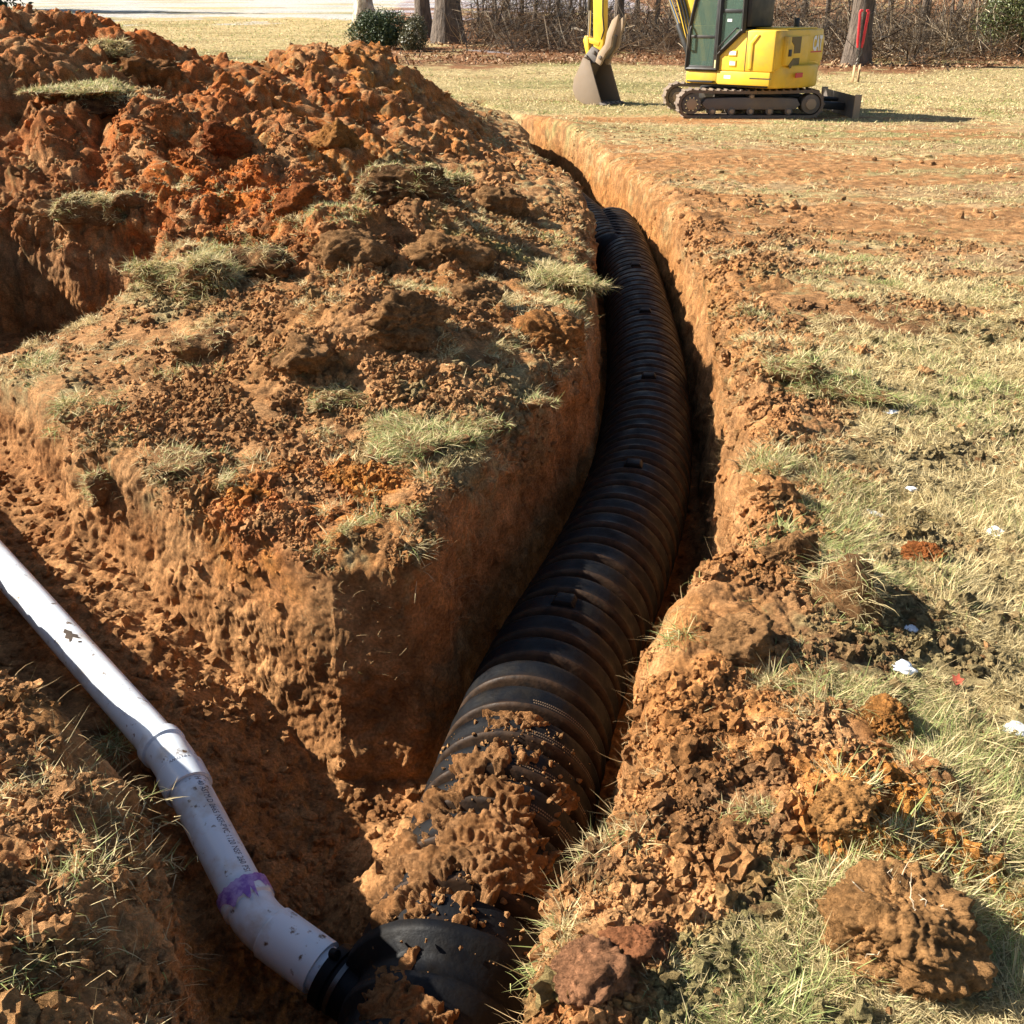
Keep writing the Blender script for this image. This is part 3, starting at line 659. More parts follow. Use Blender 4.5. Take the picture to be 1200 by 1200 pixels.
def elbow(C, da, db, hub_a, hub_b, rad, rb):
    """hub - bend - hub fitting"""
    path, rr = [], []
    path += [C - da * hub_a, C - da * hub_a * .999]; rr += [RP_ + .001, rb]
    path += [C - da * rad * 1.15, C - da * rad]; rr += [rb, rb - .006]
    for k in range(1, 8):
        u = k / 8; q = (C - da * rad) * (1 - u) ** 2 + C * 2 * u * (1 - u) + (C + db * rad) * u * u; path.append(q); rr.append(rb - .006)
    path += [C + db * rad, C + db * rad * 1.15, C + db * hub_b * .999, C + db * hub_b]; rr += [rb - .006, rb, rb, RP_ + .001]
    return MB().tube(path, rr, 44, cap=False)
e1 = pc(elbow(A1, d1, d2, .09, .13, .05, RP_ + .011), 'elbow_fitting', PVC)
e2 = pc(elbow(A2, d2, d3, .085, (A3 - A2).length + .012, .045, RP_ + .011), 'elbow_fitting', PVC)
def wrap(P0, dv, ang0, uv, r):
    """lay flat (u along, v around) points on a pipe of radius r; ang0 measured from straight up towards the camera side"""
    upv = (Vector((0, 0, 1)) - dv * dv.z).normalized(); sdv = dv.cross(upv)
    out = []
    for u, v in uv:
        a = ang0 + v / r; out.append(P0 + dv * u + (upv * math.cos(a) + sdv * math.sin(a)) * r)
    return out
def text_mesh(body, size, off=0.):
    cu = bpy.data.curves.new('t', 'FONT'); cu.body = body; cu.offset = off; cu.size = size; cu.resolution_u = 2
    o = bpy.data.objects.new('t', cu); COL.objects.link(o); bpy.context.view_layer.update()
    me = o.evaluated_get(bpy.context.evaluated_depsgraph_get()).to_mesh()
    v = [tuple(q.co) for q in me.vertices]; f = [tuple(q.vertices) for q in me.polygons]
    o.to_mesh_clear(); bpy.data.objects.remove(o); bpy.data.curves.remove(cu); return v, f
INK = mat('print_ink', (.04, .035, .07), .6)
v, f = text_mesh('H 40 ASTM D 2665 NSF-PVC 1120 NSF 260 PSI', .027)
_w = max(q[0] for q in v); Lseg = (A2 - A1).length - .03 - .13 - .085
v = [(q[0] / _w * Lseg * .98, q[1]) for q in v]
pc(MB().add(wrap(A1 + d2 * .135, d2, -.28, [(a, -b) for a, b in v], RP_ + .0006), f), 'printed_lettering', INK)
PURP = mat('purple_primer', (.22, .10, .42), .45)
_n, _l, _b = nodes(PURP); _l.new(mixc(PURP, noise_fac(PURP, 40, .4, .6, 4), (.20, .08, .38), (.42, .3, .58)), _b.inputs['Base Color'])
def patch(P0, dv, ang0, outline, r, name, mt, parent=None):
    import mathutils
    pts = [Vector(q) for q in outline]; tri = mathutils.geometry.tessellate_polygon([[Vector((a[0], a[1], 0)) for a in pts]])
    import bmesh
    bm = bmesh.new(); vs = [bm.verts.new((a[0], a[1], 0)) for a in pts]
    for t_ in tri:
        try: bm.faces.new([vs[i] for i in t_])
        except ValueError: pass
    bmesh.ops.subdivide_edges(bm, edges=bm.edges[:], cuts=4, use_grid_fill=True)
    m_ = MB(); bm.verts.index_update()
    m_.add(wrap(P0, dv, ang0, [(q.co.x, q.co.y) for q in bm.verts], r), [tuple(q.index for q in p_.verts) for p_ in bm.faces]); bm.free()
    return pc(m_, name, mt)
random.seed(5)
# primer ring just above and onto the lower elbow
o_ = []
for k in range(0, 41): o_.append((-.012 - .006 * random.random(), -.15 + .30 * k / 40))
for k in range(40, -1, -1):
    vv = -.15 + .30 * k / 40; drip = .034 * math.exp(-((vv - .004) / .007) ** 2) + .05 * math.exp(-((vv + .014) / .004) ** 2) + .03 * math.exp(-((vv + .05) / .003) ** 2) + .02 * math.exp(-((vv - .05) / .01) ** 2)
    o_.append((.022 + .012 * math.sin(vv * 50) + drip + .004 * random.random(), vv))
patch(A2 - d2 * .085, d2, 0, o_, RP_ + .0118, 'primer_stain', PURP)
MUD = mat('dried_mud', (.05, .032, .02), .9); bump(MUD, noise_fac(MUD, 200, .2, .8), .8, .002)
MM = A0 + d1 * ((Vector(U(72, 736, -.25)) - A0).dot(d1))
for ol in ([(-.05,.0),(-.035,.012),(-.02,.008),(-.005,.02),(.012,.012),(.03,.018),(.028,.008),(.012,-.001),(.03,-.012),(.035,-.022),(.02,-.016),(.008,-.02),(-.008,-.008),(-.02,-.012),(-.03,-.006)], [(.045,-.006),(.055,-.002),(.06,-.012),(.052,-.016)], [(-.075,.03),(-.07,.034),(-.066,.028)]):
    patch(MM, d1, .1, ol, RP_ + .0009, 'mud_smear', MUD)
# rows of dots moulded on the upper elbow
v, f = text_mesh('4 IN DWV', .014); v = [(q[0], q[1]) for q in v]
keep(MB().add(wrap(A1 + d2 * .055, d2, -.05, [(b * 1., a - .03) for a, b in v], RP_ + .0117), f).build('moulded_mark', INK, pvc), pvc)
# black rubber coupling swallowing the lower end
cpl = A3 + d3 * .035
cen_c = Vector(pframe(.12)[0])
m_ = MB().tube([cpl, cpl + d3*.002, cpl + d3*.03, cpl + d3*.034, cpl + d3*.1, cpl + d3*.11, cpl + d3*.14, cen_c + Vector((0,0,.08))], [RP_+.001, .082, .082, .076, .076, .09, .09, .085], 40)
keep(m_.build('inlet_coupling', BLACK, pipe_root), pipe_root)
m_ = MB().tube([cpl + d3*.045 + Vector((0,0,0)), cpl + d3*.058], [.0775+.002, .0775+.002], 40)
keep(m_.build('clamp_band', mat('clamp_steel', (.12, .12, .12), .4, 1), pipe_root), pipe_root)
for k, (da_, dz_) in enumerate(((.02, .0), (.13, .02))):
    q = cpl + d3 * da_ + Vector((0, 0, .085 + dz_))
    keep(MB().tube([q - d3*.0, q + d3 * .02 + Vector((0,0,.012))], [.014, .012], 10).build('clamp_screw', BLACK, pipe_root, bevel=.002), pipe_root)
# ---- clay that fell on the near ribs of the pipe
def pipe_surface_clay(name, label, s_lo, s_hi, a_lo, a_hi, thick, thr, seed, group=None, Rb=None):
    ns_, na_ = int((s_hi - s_lo) / .004), int((a_hi - a_lo) * R0 / .004)
    ss, aa = np.meshgrid(np.linspace(s_lo, s_hi, ns_), np.linspace(a_lo, a_hi, na_), indexing='ij')
    p, t, sd, up = pframe(ss.ravel()); o = sd * np.cos(aa.ravel())[:, None] + up * np.sin(aa.ravel())[:, None]
    fr = ((ss.ravel() - S0) / PITCHP) % 1; base = np.interp(fr, [q[0] for q in PROF] + [1.], [q[1] for q in PROF] + [0.])
    P0 = p + o * R0
    nz = fbm(P0, 9, 4, seed); lump = .6 * np.abs(perlin(P0, 22, seed + 8)) + .3 * np.abs(perlin(P0, 50, seed + 9))
    u = (ss.ravel() - s_lo) / (s_hi - s_lo) * 2 - 1; w_ = (aa.ravel() - a_lo) / (a_hi - a_lo) * 2 - 1
    edge = 1 - (u ** 2 + w_ ** 2)
    h = np.clip(edge + nz * 1.6 + .5 * perlin(P0, 45, seed + 5) + .35 * perlin(P0, 110, seed + 6) - thr, -.3, .6)
    base = np.where(h > .1, np.maximum(base, -.02), base)
    if Rb: base = base * 0 + Rb - R0
    Pz = P0 + o * (base - .008 + np.minimum(np.maximum(h, 0) * 2.2, 1) * (thick + .05 * lump) + np.minimum(h, 0) * .03)[:, None]
    idx = np.arange(ns_ * na_).reshape(ns_, na_); f = np.stack([idx[:-1, :-1], idx[1:, :-1], idx[1:, 1:], idx[:-1, 1:]], -1).reshape(-1, 4)
    f = f[(h[f] > 0.0).any(1)]; u_, inv = np.unique(f, return_inverse=True)
    col = lerp(np.broadcast_to(c3(.44,.23,.1), (len(u_), 3)), c3(.34,.16,.06), .5 + nz[u_])
    o_ = np_mesh(name, Pz[u_], inv.reshape(-1, 4), SOIL, col=col.astype(np.float32), smooth=True)
    return tag(o_, label, 'clay lump', group)
CG = 'clay lumps fallen on the near end of the black pipe'
pipe_surface_clay('clay_lump', 'sunlit clay smeared over the first clear rib of the black pipe', .80, 1.0, 1.15, 2.0, .010, .35, 301, CG)
pipe_surface_clay('clay_lump', 'thick sunlit clay heaped on the rib nearest the pipe end', .62, .86, 1.2, 2.2, .015, .3, 311, CG)
pipe_surface_clay('clay_lump', 'brown shaded clay covering the pipe behind the black end cap', .14, .66, .7, 2.9, .02, .1, 321, CG)
pipe_surface_clay('clay_lump', 'small tan clay crumbs on the right shoulder of the sunlit rib', .62, .80, .5, 1.05, .008, .3, 331, CG)

pipe_surface_clay('clay_lump', 'damp dark clay lying across the top of the black end cap', -.14, .14, 1.2, 2.4, .012, .4, 351, CG, Rb=.227)
# crumbs lying on and around the clay, on the ribs
n = 750; ss = RNG.uniform(.1, 1.0, n); aa = RNG.normal(1.6, .45, n); fr = ((ss - S0) / PITCHP) % 1; ba = np.interp(fr, [q[0] for q in PROF] + [1.], [q[1] for q in PROF] + [0.])
p_, t_, s_, u_ = pframe(ss); R = .0015 + .008 * RNG.random(n) ** 3; P = p_ + (s_ * np.cos(aa)[:, None] + u_ * np.sin(aa)[:, None]) * (R0 + ba + R * .4 + .001)[:, None]
v_, f_, c_ = rocks(P, R, 1, np.broadcast_to(c3(.45,.24,.1), (n, 3)) * (.7 + .5 * RNG.random((n, 1))), 340)
tag(np_mesh('pipe_crumbs', v_, f_, SOIL, col=c_.astype(np.float32)), kind='stuff')
# ------------------------------------------------------------------ sods, tufts, clods, snow, leaves
def sod(px, py, r, label, green=.35, flat=.4, dens=1., lump=True, L=.05, soilcol=(.27,.14,.06), gfrac=.0):
    P, Nn = hit(px, py); root = empty('sod_clump' if lump else 'grass_tuft', tuple(P)); tag(root, label, 'sod' if lump else 'grass tuft', 'grassy sods lying on the dug soil' if lump else 'grass tufts on the trench banks')
    if lump:
        v0, f0 = ICO[5] if r > .1 else ICO[3]; X = v0.copy(); sd = RNG.random(3) * 50
        X *= (facet(v0, 12, RNG) + .3 * perlin(v0 * 1.2 + sd, 1, 401) + .3 * np.abs(perlin(v0 * 3. + sd, 1, 402)) + .16 * np.abs(perlin(v0 * 8 + sd, 1, 403)) + .08 * perlin(v0 * 17 + sd, 1, 403))[:, None]
        flat *= .75; an_ = np.arctan2(X[:, 1], X[:, 0]); X = X * (1 + .22 * np.sin(an_ * 3 + sd[0]) * np.hypot(X[:, 0], X[:, 1]))[:, None] * np.array([r, r * .8, r * flat]) + np.array([0, 0, r * flat * .25])
        o = np_mesh('soil', X, f0, SOIL, root, smooth=True, col=lerp(np.broadcast_to(c3(*soilcol), X.shape), c3(.42,.22,.09), .3 + perlin(X, 20, 404)).astype(np.float32))
        Nf = np.cross(X[f0[:, 1]] - X[f0[:, 0]], X[f0[:, 2]] - X[f0[:, 0]]); ar = np.linalg.norm(Nf, axis=1); Nf /= ar[:, None]
        cf = X[f0].mean(1); w = ar * sstep(Nf[:, 2] + .9 * perlin(cf, 1.6 / r, 405) + .6 * perlin(cf, 5 / r, 406) - .3 * Nf[:, 0], gfrac + .1, gfrac + .5)
        n = int(6500 * dens * r * r / .04 * .5); cs = np.cumsum(w); k = np.minimum(np.searchsorted(cs, RNG.random(n) * cs[-1]), len(f0) - 1)
        a, b = RNG.random(n), RNG.random(n); fl = a + b > 1; a[fl], b[fl] = 1 - a[fl], 1 - b[fl]
        Q = X[f0[k, 0]] * (1 - a - b)[:, None] + X[f0[k, 1]] * a[:, None] + X[f0[k, 2]] * b[:, None]; Nk = Nf[k]
    else:
        n = int(700 * dens); g = RNG.standard_normal((n, 2)) * r * .45
        m = (np.abs(V[:, 0] - P[0]) < r * 1.6) & (np.abs(V[:, 1] - P[1]) < r * 1.6) & (V[:, 2] > P[2] - .12); vv = V[m]
        if len(vv) > 4000: vv = vv[:: len(vv) // 4000]
        from mathutils.kdtree import KDTree
        kd = KDTree(len(vv)); [kd.insert((q[0], q[1], 0), i) for i, q in enumerate(vv)]; kd.balance()
        Q = np.array([[P[0] + a_[0], P[1] + a_[1], vv[kd.find((P[0] + a_[0], P[1] + a_[1], 0))[1]][2]] for a_ in g]) - P
        Nk = np.broadcast_to(np.array([0, 0, 1.]), Q.shape)
    dd = max(1, np.linalg.norm(P) / 3)
    az = (RNG.random(n) * 6.28 if not lump else sd[1] + 5 * perlin(Q, 2.5 / max(r, .05), 407) + RNG.standard_normal(n) * .8)
    v, f, c = blades(Q, Nk, L * (.4 + RNG.random(n)) * (1.0 if dd < 1.5 else 1.2), .0024 * dd * (.6 + .8 * RNG.random(n)), az, np.clip(RNG.normal(1.3, .35, n), .1, 1.8), RNG.normal(.7, .6, n), gcol(n, np.full(n, green)))
    tag(np_mesh('grass_blades', v, f, GRASS, root, col=c), kind='stuff')
    return root
sod(228, 335, .26, 'largest upturned grassy sod, left of centre on the block between the trenches', .3, .5, 1.3, L=.07)
sod(300, 318, .17, 'dark earthy sod just right of the largest upturned grassy sod', .2, .7, .5, gfrac=.5, soilcol=(.13,.065,.03))
sod(650, 330, .22, 'pale grassy sod on the far lip beside the black pipe', .35, .3, 1.2, L=.07)
sod(505, 515, .22, 'wide green sod near the block edge above the shaded trench wall', .5, .16, 1.7, L=.06)
sod(560, 500, .11, 'small green sod between the wide sod and the trench edge', .5, .25, 1.3)
sod(400, 466, .13, 'round straw coloured sod in the middle of the block', .3, .3, 1.3, L=.05)
sod(615, 475, .08, 'small grassy sod right on the edge above the black pipe', .45, .4, 1.2)
sod(95, 104, .36, 'long grassy sod high on the left of the soil heap', .4, .14, .8, L=.05)
sod(128, 130, .22, 'dark earth sod hanging below the long grassy one on the heap', .1, .5, .3, gfrac=.6, soilcol=(.12,.06,.03))
sod(108, 250, .16, 'round shaggy sod above the dark pit on the left', .2, .8, 1.4, L=.06)
sod(160, 240, .13, 'brown crumbly sod beside the round shaggy sod above the pit', .1, .7, .4, gfrac=.5)
sod(130, 62, .17, 'straw sod near the left crest of the heap', .1, .5, .8, L=.08)
sod(470, 228, .28, 'dark domed sod on the right slope of the heap', .25, .6, .5, gfrac=.55, soilcol=(.14,.07,.03))
sod(500, 208, .2, 'pale grass strip on the top of the dark domed sod', .3, .25, 1.2, L=.07)
sod(245, 412, .12, 'low round clod with straw on its right, left part of the block', .15, .6, .25, gfrac=.6)
sod(122, 575, .075, 'grassy sod hanging on the wall above the white pipe', .35, 1.2, 1.3, L=.05, gfrac=-.2)
sod(215, 545, .12, 'thin straw sod along the brink above the white pipe trench', .25, .2, 1., L=.05)
sod(985, 462, .17, 'green sod with snow along its top on the lawn edge', .55, .35, 1.4, L=.06)
sod(930, 440, .14, 'grassy sod left of the snow topped sod', .45, .5, 1.0, L=.06)
sod(985, 700, .1, 'rooty sod standing up at the right of the dug bank', .2, 1.0, .9, L=.08)
for a in [(45,425,.12,'tuft of long grass at the left end of the block',.5,.9,.08),(75,475,.09,'tuft drooping over the lip at far left',.5,.7,.07),(30,925,.13,'pale tuft on the near left bank by the frame edge',.2,.6,.05),
          (165,975,.08,'tuft leaning over the brink below the upper elbow',.2,.4,.05),(135,872,.05,'tuft with upright blades touching the white pipe',.6,.5,.1),(60,1085,.1,'tuft with dry stems low on the left bank',.3,.4,.05),(15,1150,.09,'green tuft in the bottom left corner',.5,.4,.06),
          (110,1010,.09,'straw tuft in the middle of the near left bank',.15,.45,.05),(795,745,.05,'small green tuft in the hollow at the right lip',.8,.35,.06),(640,1105,.045,'green tuft on the right lip beside the end cap',.7,.45,.06),
          (735,985,.07,'yellowish tuft on the right bank above the sunlit ribs',.2,.7,.06),(700,1000,.05,'dry tuft overhanging the pipe at the right lip',.15,.5,.06),(380,600,.03,'tiny dry tuft at the nose of the block',.1,.2,.06),
          (480,640,.05,'fine dry rootlets over the shaded nose wall',.1,.35,.08),(730,770,.025,'thin curling stems sticking out over the pipe',.3,.1,.09),(480,1100,.0,'',0,0,0)][:-1]:
    sod(a[0], a[1], a[2], a[3], a[4], dens=a[5], lump=False, L=a[6])
ROOTM = mat('pale_root', (.6, .48, .32), .8)
def clod(px, py, r, label, base=(.42,.22,.09), flat=.75, name='soil_clod'):
    P, Nn = hit(px, py); v0, f0 = ICO[6] if px > 900 else ICO[5]; g_ = np.random.default_rng(int(px * 7 + py + 3)); sd = g_.random(3) * 70; w0 = v0 + .15 * np.stack([perlin(v0 * 2 + sd, 1, 506 + k) for k in range(3)], 1)
    X = v0 * (facet(w0, 11, g_, .85 if px == 1050 else .55) * (1 + .3 * perlin(v0 * 1.1 + sd, 1, 501)) + .34 * np.abs(perlin(w0 * 2.6 + sd, 1, 502)) + .2 * np.abs(perlin(w0 * 6.5 + sd, 1, 503)) + .12 * np.abs(perlin(w0 * 14 + sd, 1, 504)) + .07 * np.abs(perlin(w0 * 29 + sd, 1, 505)) - .06)[:, None]
    X = X * np.array([r * 1.1, r, r * flat]) + np.array([0, 0, r * flat * (.4 if px > 1040 else .18)])
    col = lerp(np.broadcast_to(c3(*base), X.shape), c3(*base) * .6, .4 + 1.1 * perlin(X, 3 / r, 505)).astype(np.float32)
    o = np_mesh(name, X, f0, SOIL, col=col, smooth=True); o.location = P
    return tag(o, label, 'soil clod', 'large clods of clay')
BIG = clod(1050, 1106, .1, 'biggest brown clod in the lower right corner with roots on it', (.50,.26,.1))
clod(1085, 655, .05, 'orange clod beside a yellow one on the right lawn', (.5,.17,.05))
clod(1062, 628, .035, 'pale yellow clod above the orange clod on the lawn', (.6,.42,.18))
clod(870, 755, .075, 'clod at the middle of the right bank')
clod(925, 660, .075, 'rounded clod near the top of the right bank')
clod(985, 950, .06, 'orange clod behind the biggest brown one', (.55,.27,.09))
clod(1040, 850, .05, 'orange clod at the grass edge above the orange spread', (.5,.22,.06))
clod(755, 1110, .05, 'reddish clod on the near right bank by the pipe end', (.4,.16,.07))
clod(700, 1150, .06, 'clod at the bottom edge right of the end cap', (.42,.2,.1))
clod(362, 418, .11, 'large clod behind the straw coloured sod')
clod(470, 385, .17, 'lumpy clod in the centre of the block')
clod(560, 352, .11, 'shaded clod between the centre clod and the trench')
clod(645, 395, .12, 'orange clod on the lip left of the black pipe', (.5,.22,.07))
clod(420, 300, .17, 'clod half way up the heap slope')
clod(530, 300, .16, 'clod on the lower right slope of the heap')
clod(345, 240, .13, 'red clod in the red part of the heap', (.42,.13,.035))
clod(260, 170, .15, 'red clod on the upper left slope', (.4,.12,.035))
clod(395, 165, .16, 'orange clod below the far mound', (.5,.22,.06))
clod(175, 95, .2, 'brown clod on the left crest', (.34,.15,.05))
clod(585, 245, .16, 'brown clod beside the far lip of the trench')
clod(65, 745 - 5, .0001, '') if False else None
for k in range(9):
    a_ = random.uniform(0, 6.28); e_ = random.uniform(.5, 1.2); b0 = Vector((math.cos(a_) * math.cos(e_), math.sin(a_) * math.cos(e_), math.sin(e_))) * .07 + Vector((0, 0, .035)); pth = [b0]
    for j in range(6): pth.append(pth[-1] + (b0.normalized() * .6 + Vector((random.uniform(-1, 1), random.uniform(-1, 1), random.uniform(-1, .4)))) * .013)
    MB().tube(pth, [.0011, .001, .001, .0009, .0008, .0006, .0004], 5).build('root', ROOTM, BIG)
def snowp(px, py, r, label, el=1., flat=.35):
    P, Nn = hit(px, py); v0, f0 = ICO[3]; sd = RNG.random(3) * 70
    X = v0 * (1 + .5 * perlin(v0 * 1.3 + sd, 1, 601) + .2 * perlin(v0 * 4 + sd, 1, 602))[:, None]
    r *= .75; X = X * np.array([r * el, r, r * flat]); a = -.5; X = X @ np.array([[math.cos(a), math.sin(a), 0], [-math.sin(a), math.cos(a), 0], [0, 0, 1]])
    o = np_mesh('snow_patch', X, f0, SNOW, smooth=True); o.location = P + np.array([0, 0, r * flat * .35 + .002]); tag(o, label, 'snow patch', 'leftover snow patches on the lawn')
snowp(1000, 458, .06, 'long strip of snow along the green sod', 2.4, .3); snowp(1043, 484, .035, 'greyish snow just right of the snowy sod', 1.6)
snowp(1167, 628, .04, 'bright white snow lump near the right frame edge', 1.2, .6); snowp(1058, 786, .035, 'white snow lump in front of the rooty sod', 1.3, .5); snowp(1068, 738, .025, 'greyish snow in a hollow above the white lump', 1.3)
snowp(1018, 600, .03, 'thin grey snow strip in the grass', 2.2, .3); snowp(1068, 574, .022, 'tiny snow bit in the middle of the lawn', 1.2); snowp(1192, 855, .03, 'snow at the right edge of the frame', 1.5, .4); snowp(1060, 630 - 8, .02, 'faint snow by the yellow clod', 1.3)
snowp(1005, 575, .02, 'small snow bit left of the tiny one', 1.2)
LEAFM = mat('dead_leaf', (.42, .09, .045), .6)
def leaf(px, py, sz, label, m_=LEAFM):
    P, Nn = hit(px, py); pts = [(0, -.6), (.25, -.3), (.5, -.35), (.4, 0), (.55, .3), (.2, .3), (0, .7), (-.2, .3), (-.55, .3), (-.4, 0), (-.5, -.35), (-.25, -.3)]
    mb_ = MB(); n_ = len(pts)
    vs = [(a * sz, b * sz, .25 * sz * (abs(a) + b * b)) for a, b in pts] + [(0, 0, 0)]
    mb_.add(vs, [(i, (i + 1) % n_, n_) for i in range(n_)]); o = mb_.build('fallen_leaf', m_); o.location = P + np.array([0, 0, .015]); o.rotation_euler = (.5, .2, random.random() * 6)
    tag(o, label, 'leaf')
leaf(1120, 803, .03, 'red fallen leaf in the grass at the right'); leaf(225, 365, .05, 'pale leaf on the largest upturned sod', mat('pale_leaf', (.6, .52, .3), .6)); leaf(232, 703, .022, 'yellow leaf scrap on the lit wall above the white pipe', mat('yellow_leaf', (.62, .35, .06), .6))
# ------------------------------------------------------------------ woods
BARK = mat('bark', rough=.9); _n, _l, _b = nodes(BARK)
_f = noise_fac(BARK, 5, .3, .7, 8, stretch=(3, 3, .5)); _l.new(mixc(BARK, _f, (.045, .032, .024), (.20, .15, .11)), _b.inputs['Base Color']); bump(BARK, _f, 1., .05)
PALE = mat('pale_bark', rough=.9); _n, _l, _b = nodes(PALE)
_f = noise_fac(PALE, 2.2, .4, .6, 8, stretch=(2, 2, .7)); _l.new(mixc(PALE, _f, (.24, .18, .12), (.62, .55, .44)), _b.inputs['Base Color']); bump(PALE, _f, 1., .05)
def ground_at(px, py, guess):
    lo, hi = 4., 200.
    Y = guess
    for _ in range(60):
        x_, _, z_ = UY(px, py, Y); g = gz_far(x_, Y)
        Y += (z_ - g) * 6 if abs(z_ - g) < 2 else math.copysign(3, z_ - g)
        Y = min(max(Y, 5), 90)
    return UY(px, py, Y)[0], Y, gz_far(UY(px, py, Y)[0], Y)
def gz_far(x, y): return float(terrain_h(np.array([x]), np.array([y]))[0][0])
def tree(px, py, rad, label, m_=None, hgt=9., lean=(0, 0), guess=35, seed=0, name='bare_tree', forks=6):
    random.seed(seed + 17); x, y, z = ground_at(px, py, guess)
    root = empty(name, (x, y, z - .1)); tag(root, label, 'tree', 'bare trees at the edge of the wood')
    n = 12; path, rr = [], []
    for i in range(n + 1):
        t = i / n; path.append(Vector((lean[0] * t + .12 * math.sin(t * 7 + seed) * t, lean[1] * t + .1 * math.cos(t * 5 + seed) * t, hgt * t)))
        rr.append(rad * (1 - .75 * t) * (1 + .4 * math.exp(-t * hgt / .3)))
    MB().tube(path, rr, 14).build('trunk', m_ or BARK, root)
    cr = MB()
    for k in range(forks):
        t = .3 + .65 * (k + random.random()) / forks; p = path[int(t * n)]; a = random.random() * 6.28; L = hgt * .35 * (1.2 - t); q = [p]; d = Vector((math.cos(a), math.sin(a), .7))
        for _ in range(5): d = (d + Vector((random.uniform(-.4, .4), random.uniform(-.4, .4), random.uniform(-.1, .4)))).normalized(); q.append(q[-1] + d * L / 5)
        r0 = rad * (1 - .75 * t) * .45; cr.tube(q, [r0 * (1 - .15 * j) for j in range(6)], 6)
        for j in range(1, 6):
            d2_ = (d + Vector((random.uniform(-1, 1), random.uniform(-1, 1), random.uniform(-.2, .8)))).normalized()
            cr.tube([q[j], q[j] + d2_ * L * .3, q[j] + d2_ * L * .5 + Vector((0, 0, L * .08))], [r0 * .35, r0 * .2, r0 * .06], 4)
    cr.build('crown', m_ or BARK, root)
    return x, y, z
tree(497, 44, .30, 'left trunk of the big twin tree behind the shrub', hgt=13, lean=(-.5, .3), guess=37, seed=1)
tree(525, 50, .47, 'thick right trunk of the big twin tree behind the shrub', hgt=15, lean=(.2, 0), guess=36, seed=2)
tree(428, 26, .45, 'pale sunlit trunk left of the dark shrub', PALE, hgt=10, lean=(-.4, 0), guess=48, seed=3)
tree(1003, 76, .31, 'dark straight trunk behind the red handled tool', hgt=12, lean=(.1, 0), guess=30, seed=4)
tree(724, 54, .18, 'slim trunk standing just right of the raised bucket thumb', hgt=9, guess=34, seed=5)
tree(768, 54, .09, 'thin dark trunk between bucket and cab', hgt=7, guess=34, seed=6)
tree(596, 33, .14, 'leaning thin trunk right of the twin tree', hgt=8, lean=(-.7, 0), guess=42, seed=7)
tree(611, 33, .09, 'slender dark trunk beside the leaning one', hgt=7, lean=(.2, 0), guess=42, seed=8)
tree(578, 26, .1, 'thin trunk with a dark fork near the snow', hgt=7, lean=(.4, 0), guess=44, seed=9)
tree(-190, 60, .3, 'tree beyond the left frame edge shading the far lawn', hgt=10, guess=40, seed=10)
for i in range(26):
    random.seed(900 + i); px = random.choice([random.uniform(560, 700), random.uniform(700, 1180), random.uniform(920, 1180)]); py = random.uniform(12, 46)
    tree(px, py, random.uniform(.035, .1), 'thin bare sapling among the brush of the wood', hgt=random.uniform(3, 6), lean=(random.uniform(-1, 1), 0), guess=38, seed=20 + i, forks=3, name='bare_sapling')
for i, (px, py, rd) in enumerate(((655, 44, .1), (690, 40, .13), (940, 40, .16), (968, 36, .1), (1040, 40, .12), (1080, 36, .15), (1118, 38, .11), (1150, 30, .14), (746, 30, .12), (668, 24, .1))):
    tree(px, py, rd, 'dark bare tree trunk standing in the brush of the wood', hgt=8, lean=(random.uniform(-.6, .6), 0), guess=40, seed=60 + i, forks=5)
# brush: countless twigs
TW = mat('twigs', rough=.85); _n, _l, _b = nodes(TW); _l.new(attr(TW, 'Col'), _b.inputs['Base Color'])
def twigs(n, px0, px1, py0, py1, hmax, name, seed):
    g = np.random.default_rng(seed); P0, P1, P2, R = [], [], [], []
    px = g.uniform(px0, px1, n); py = g.uniform(py0, py1, n)
    Y = g.uniform(30, 46, n)
    x = (px - 600) / F * (Y * CP + (H - .8) * SP)
    edge = np.interp(x, [-3, 1, 4, 8, 11, 15, 18], [35, 34.5, 33, 31, 30.2, 32.5, 34.5]); Y = edge + (g.random(n) ** 1.2) * 15; hk = np.clip(.75 + 2.6 * fbm(np.stack([x, Y], 1), .35, 2, 77), .15, 1.6)
    z = terrain_h(x, Y)[0]
    b = np.stack([x, Y, z + g.random(n) ** 2 * hmax * .7 * hk], 1); L = .3 + g.random(n) * 1.3
    d = g.standard_normal((n, 3)); d[:, 2] = np.abs(d[:, 2]) * .9 * g.choice([1, .25], n); d /= np.linalg.norm(d, axis=1, keepdims=True)
    m_ = b + d * (L * .5)[:, None] + g.standard_normal((n, 3)) * .08; e = b + d * L[:, None] + g.standard_normal((n, 3)) * .2; e[:, 2] -= .1
    w = .006 + .02 * g.random(n) ** 3; off = np.array([[1, 0, 0], [-.5, .87, 0], [-.5, -.3, .8]])
    v = np.stack([b[:, None] + off * w[:, None, None], m_[:, None] + off * w[:, None, None] * .8, e[:, None] + off * w[:, None, None] * .3], 1).reshape(-1, 3)
    q = []
    for k in (0, 1):
        for j in range(3): q.append((3*k + j, 3*k + (j+1) % 3, 3*k + 3 + (j+1) % 3, 3*k + 3 + j))
    f = (np.arange(n)[:, None, None] * 9 + np.array(q)[None]).reshape(-1, 4)
    c = lerp(np.broadcast_to(c3(.045,.03,.02), (n, 3)), c3(.62,.49,.33), g.random(n) ** 2.2)
    tag(np_mesh(name, v, f, TW, col=np.repeat(c, 9, 0)), kind='stuff')
twigs(15000, 545, 1215, 0, 60, 1.5, 'brush', 71)
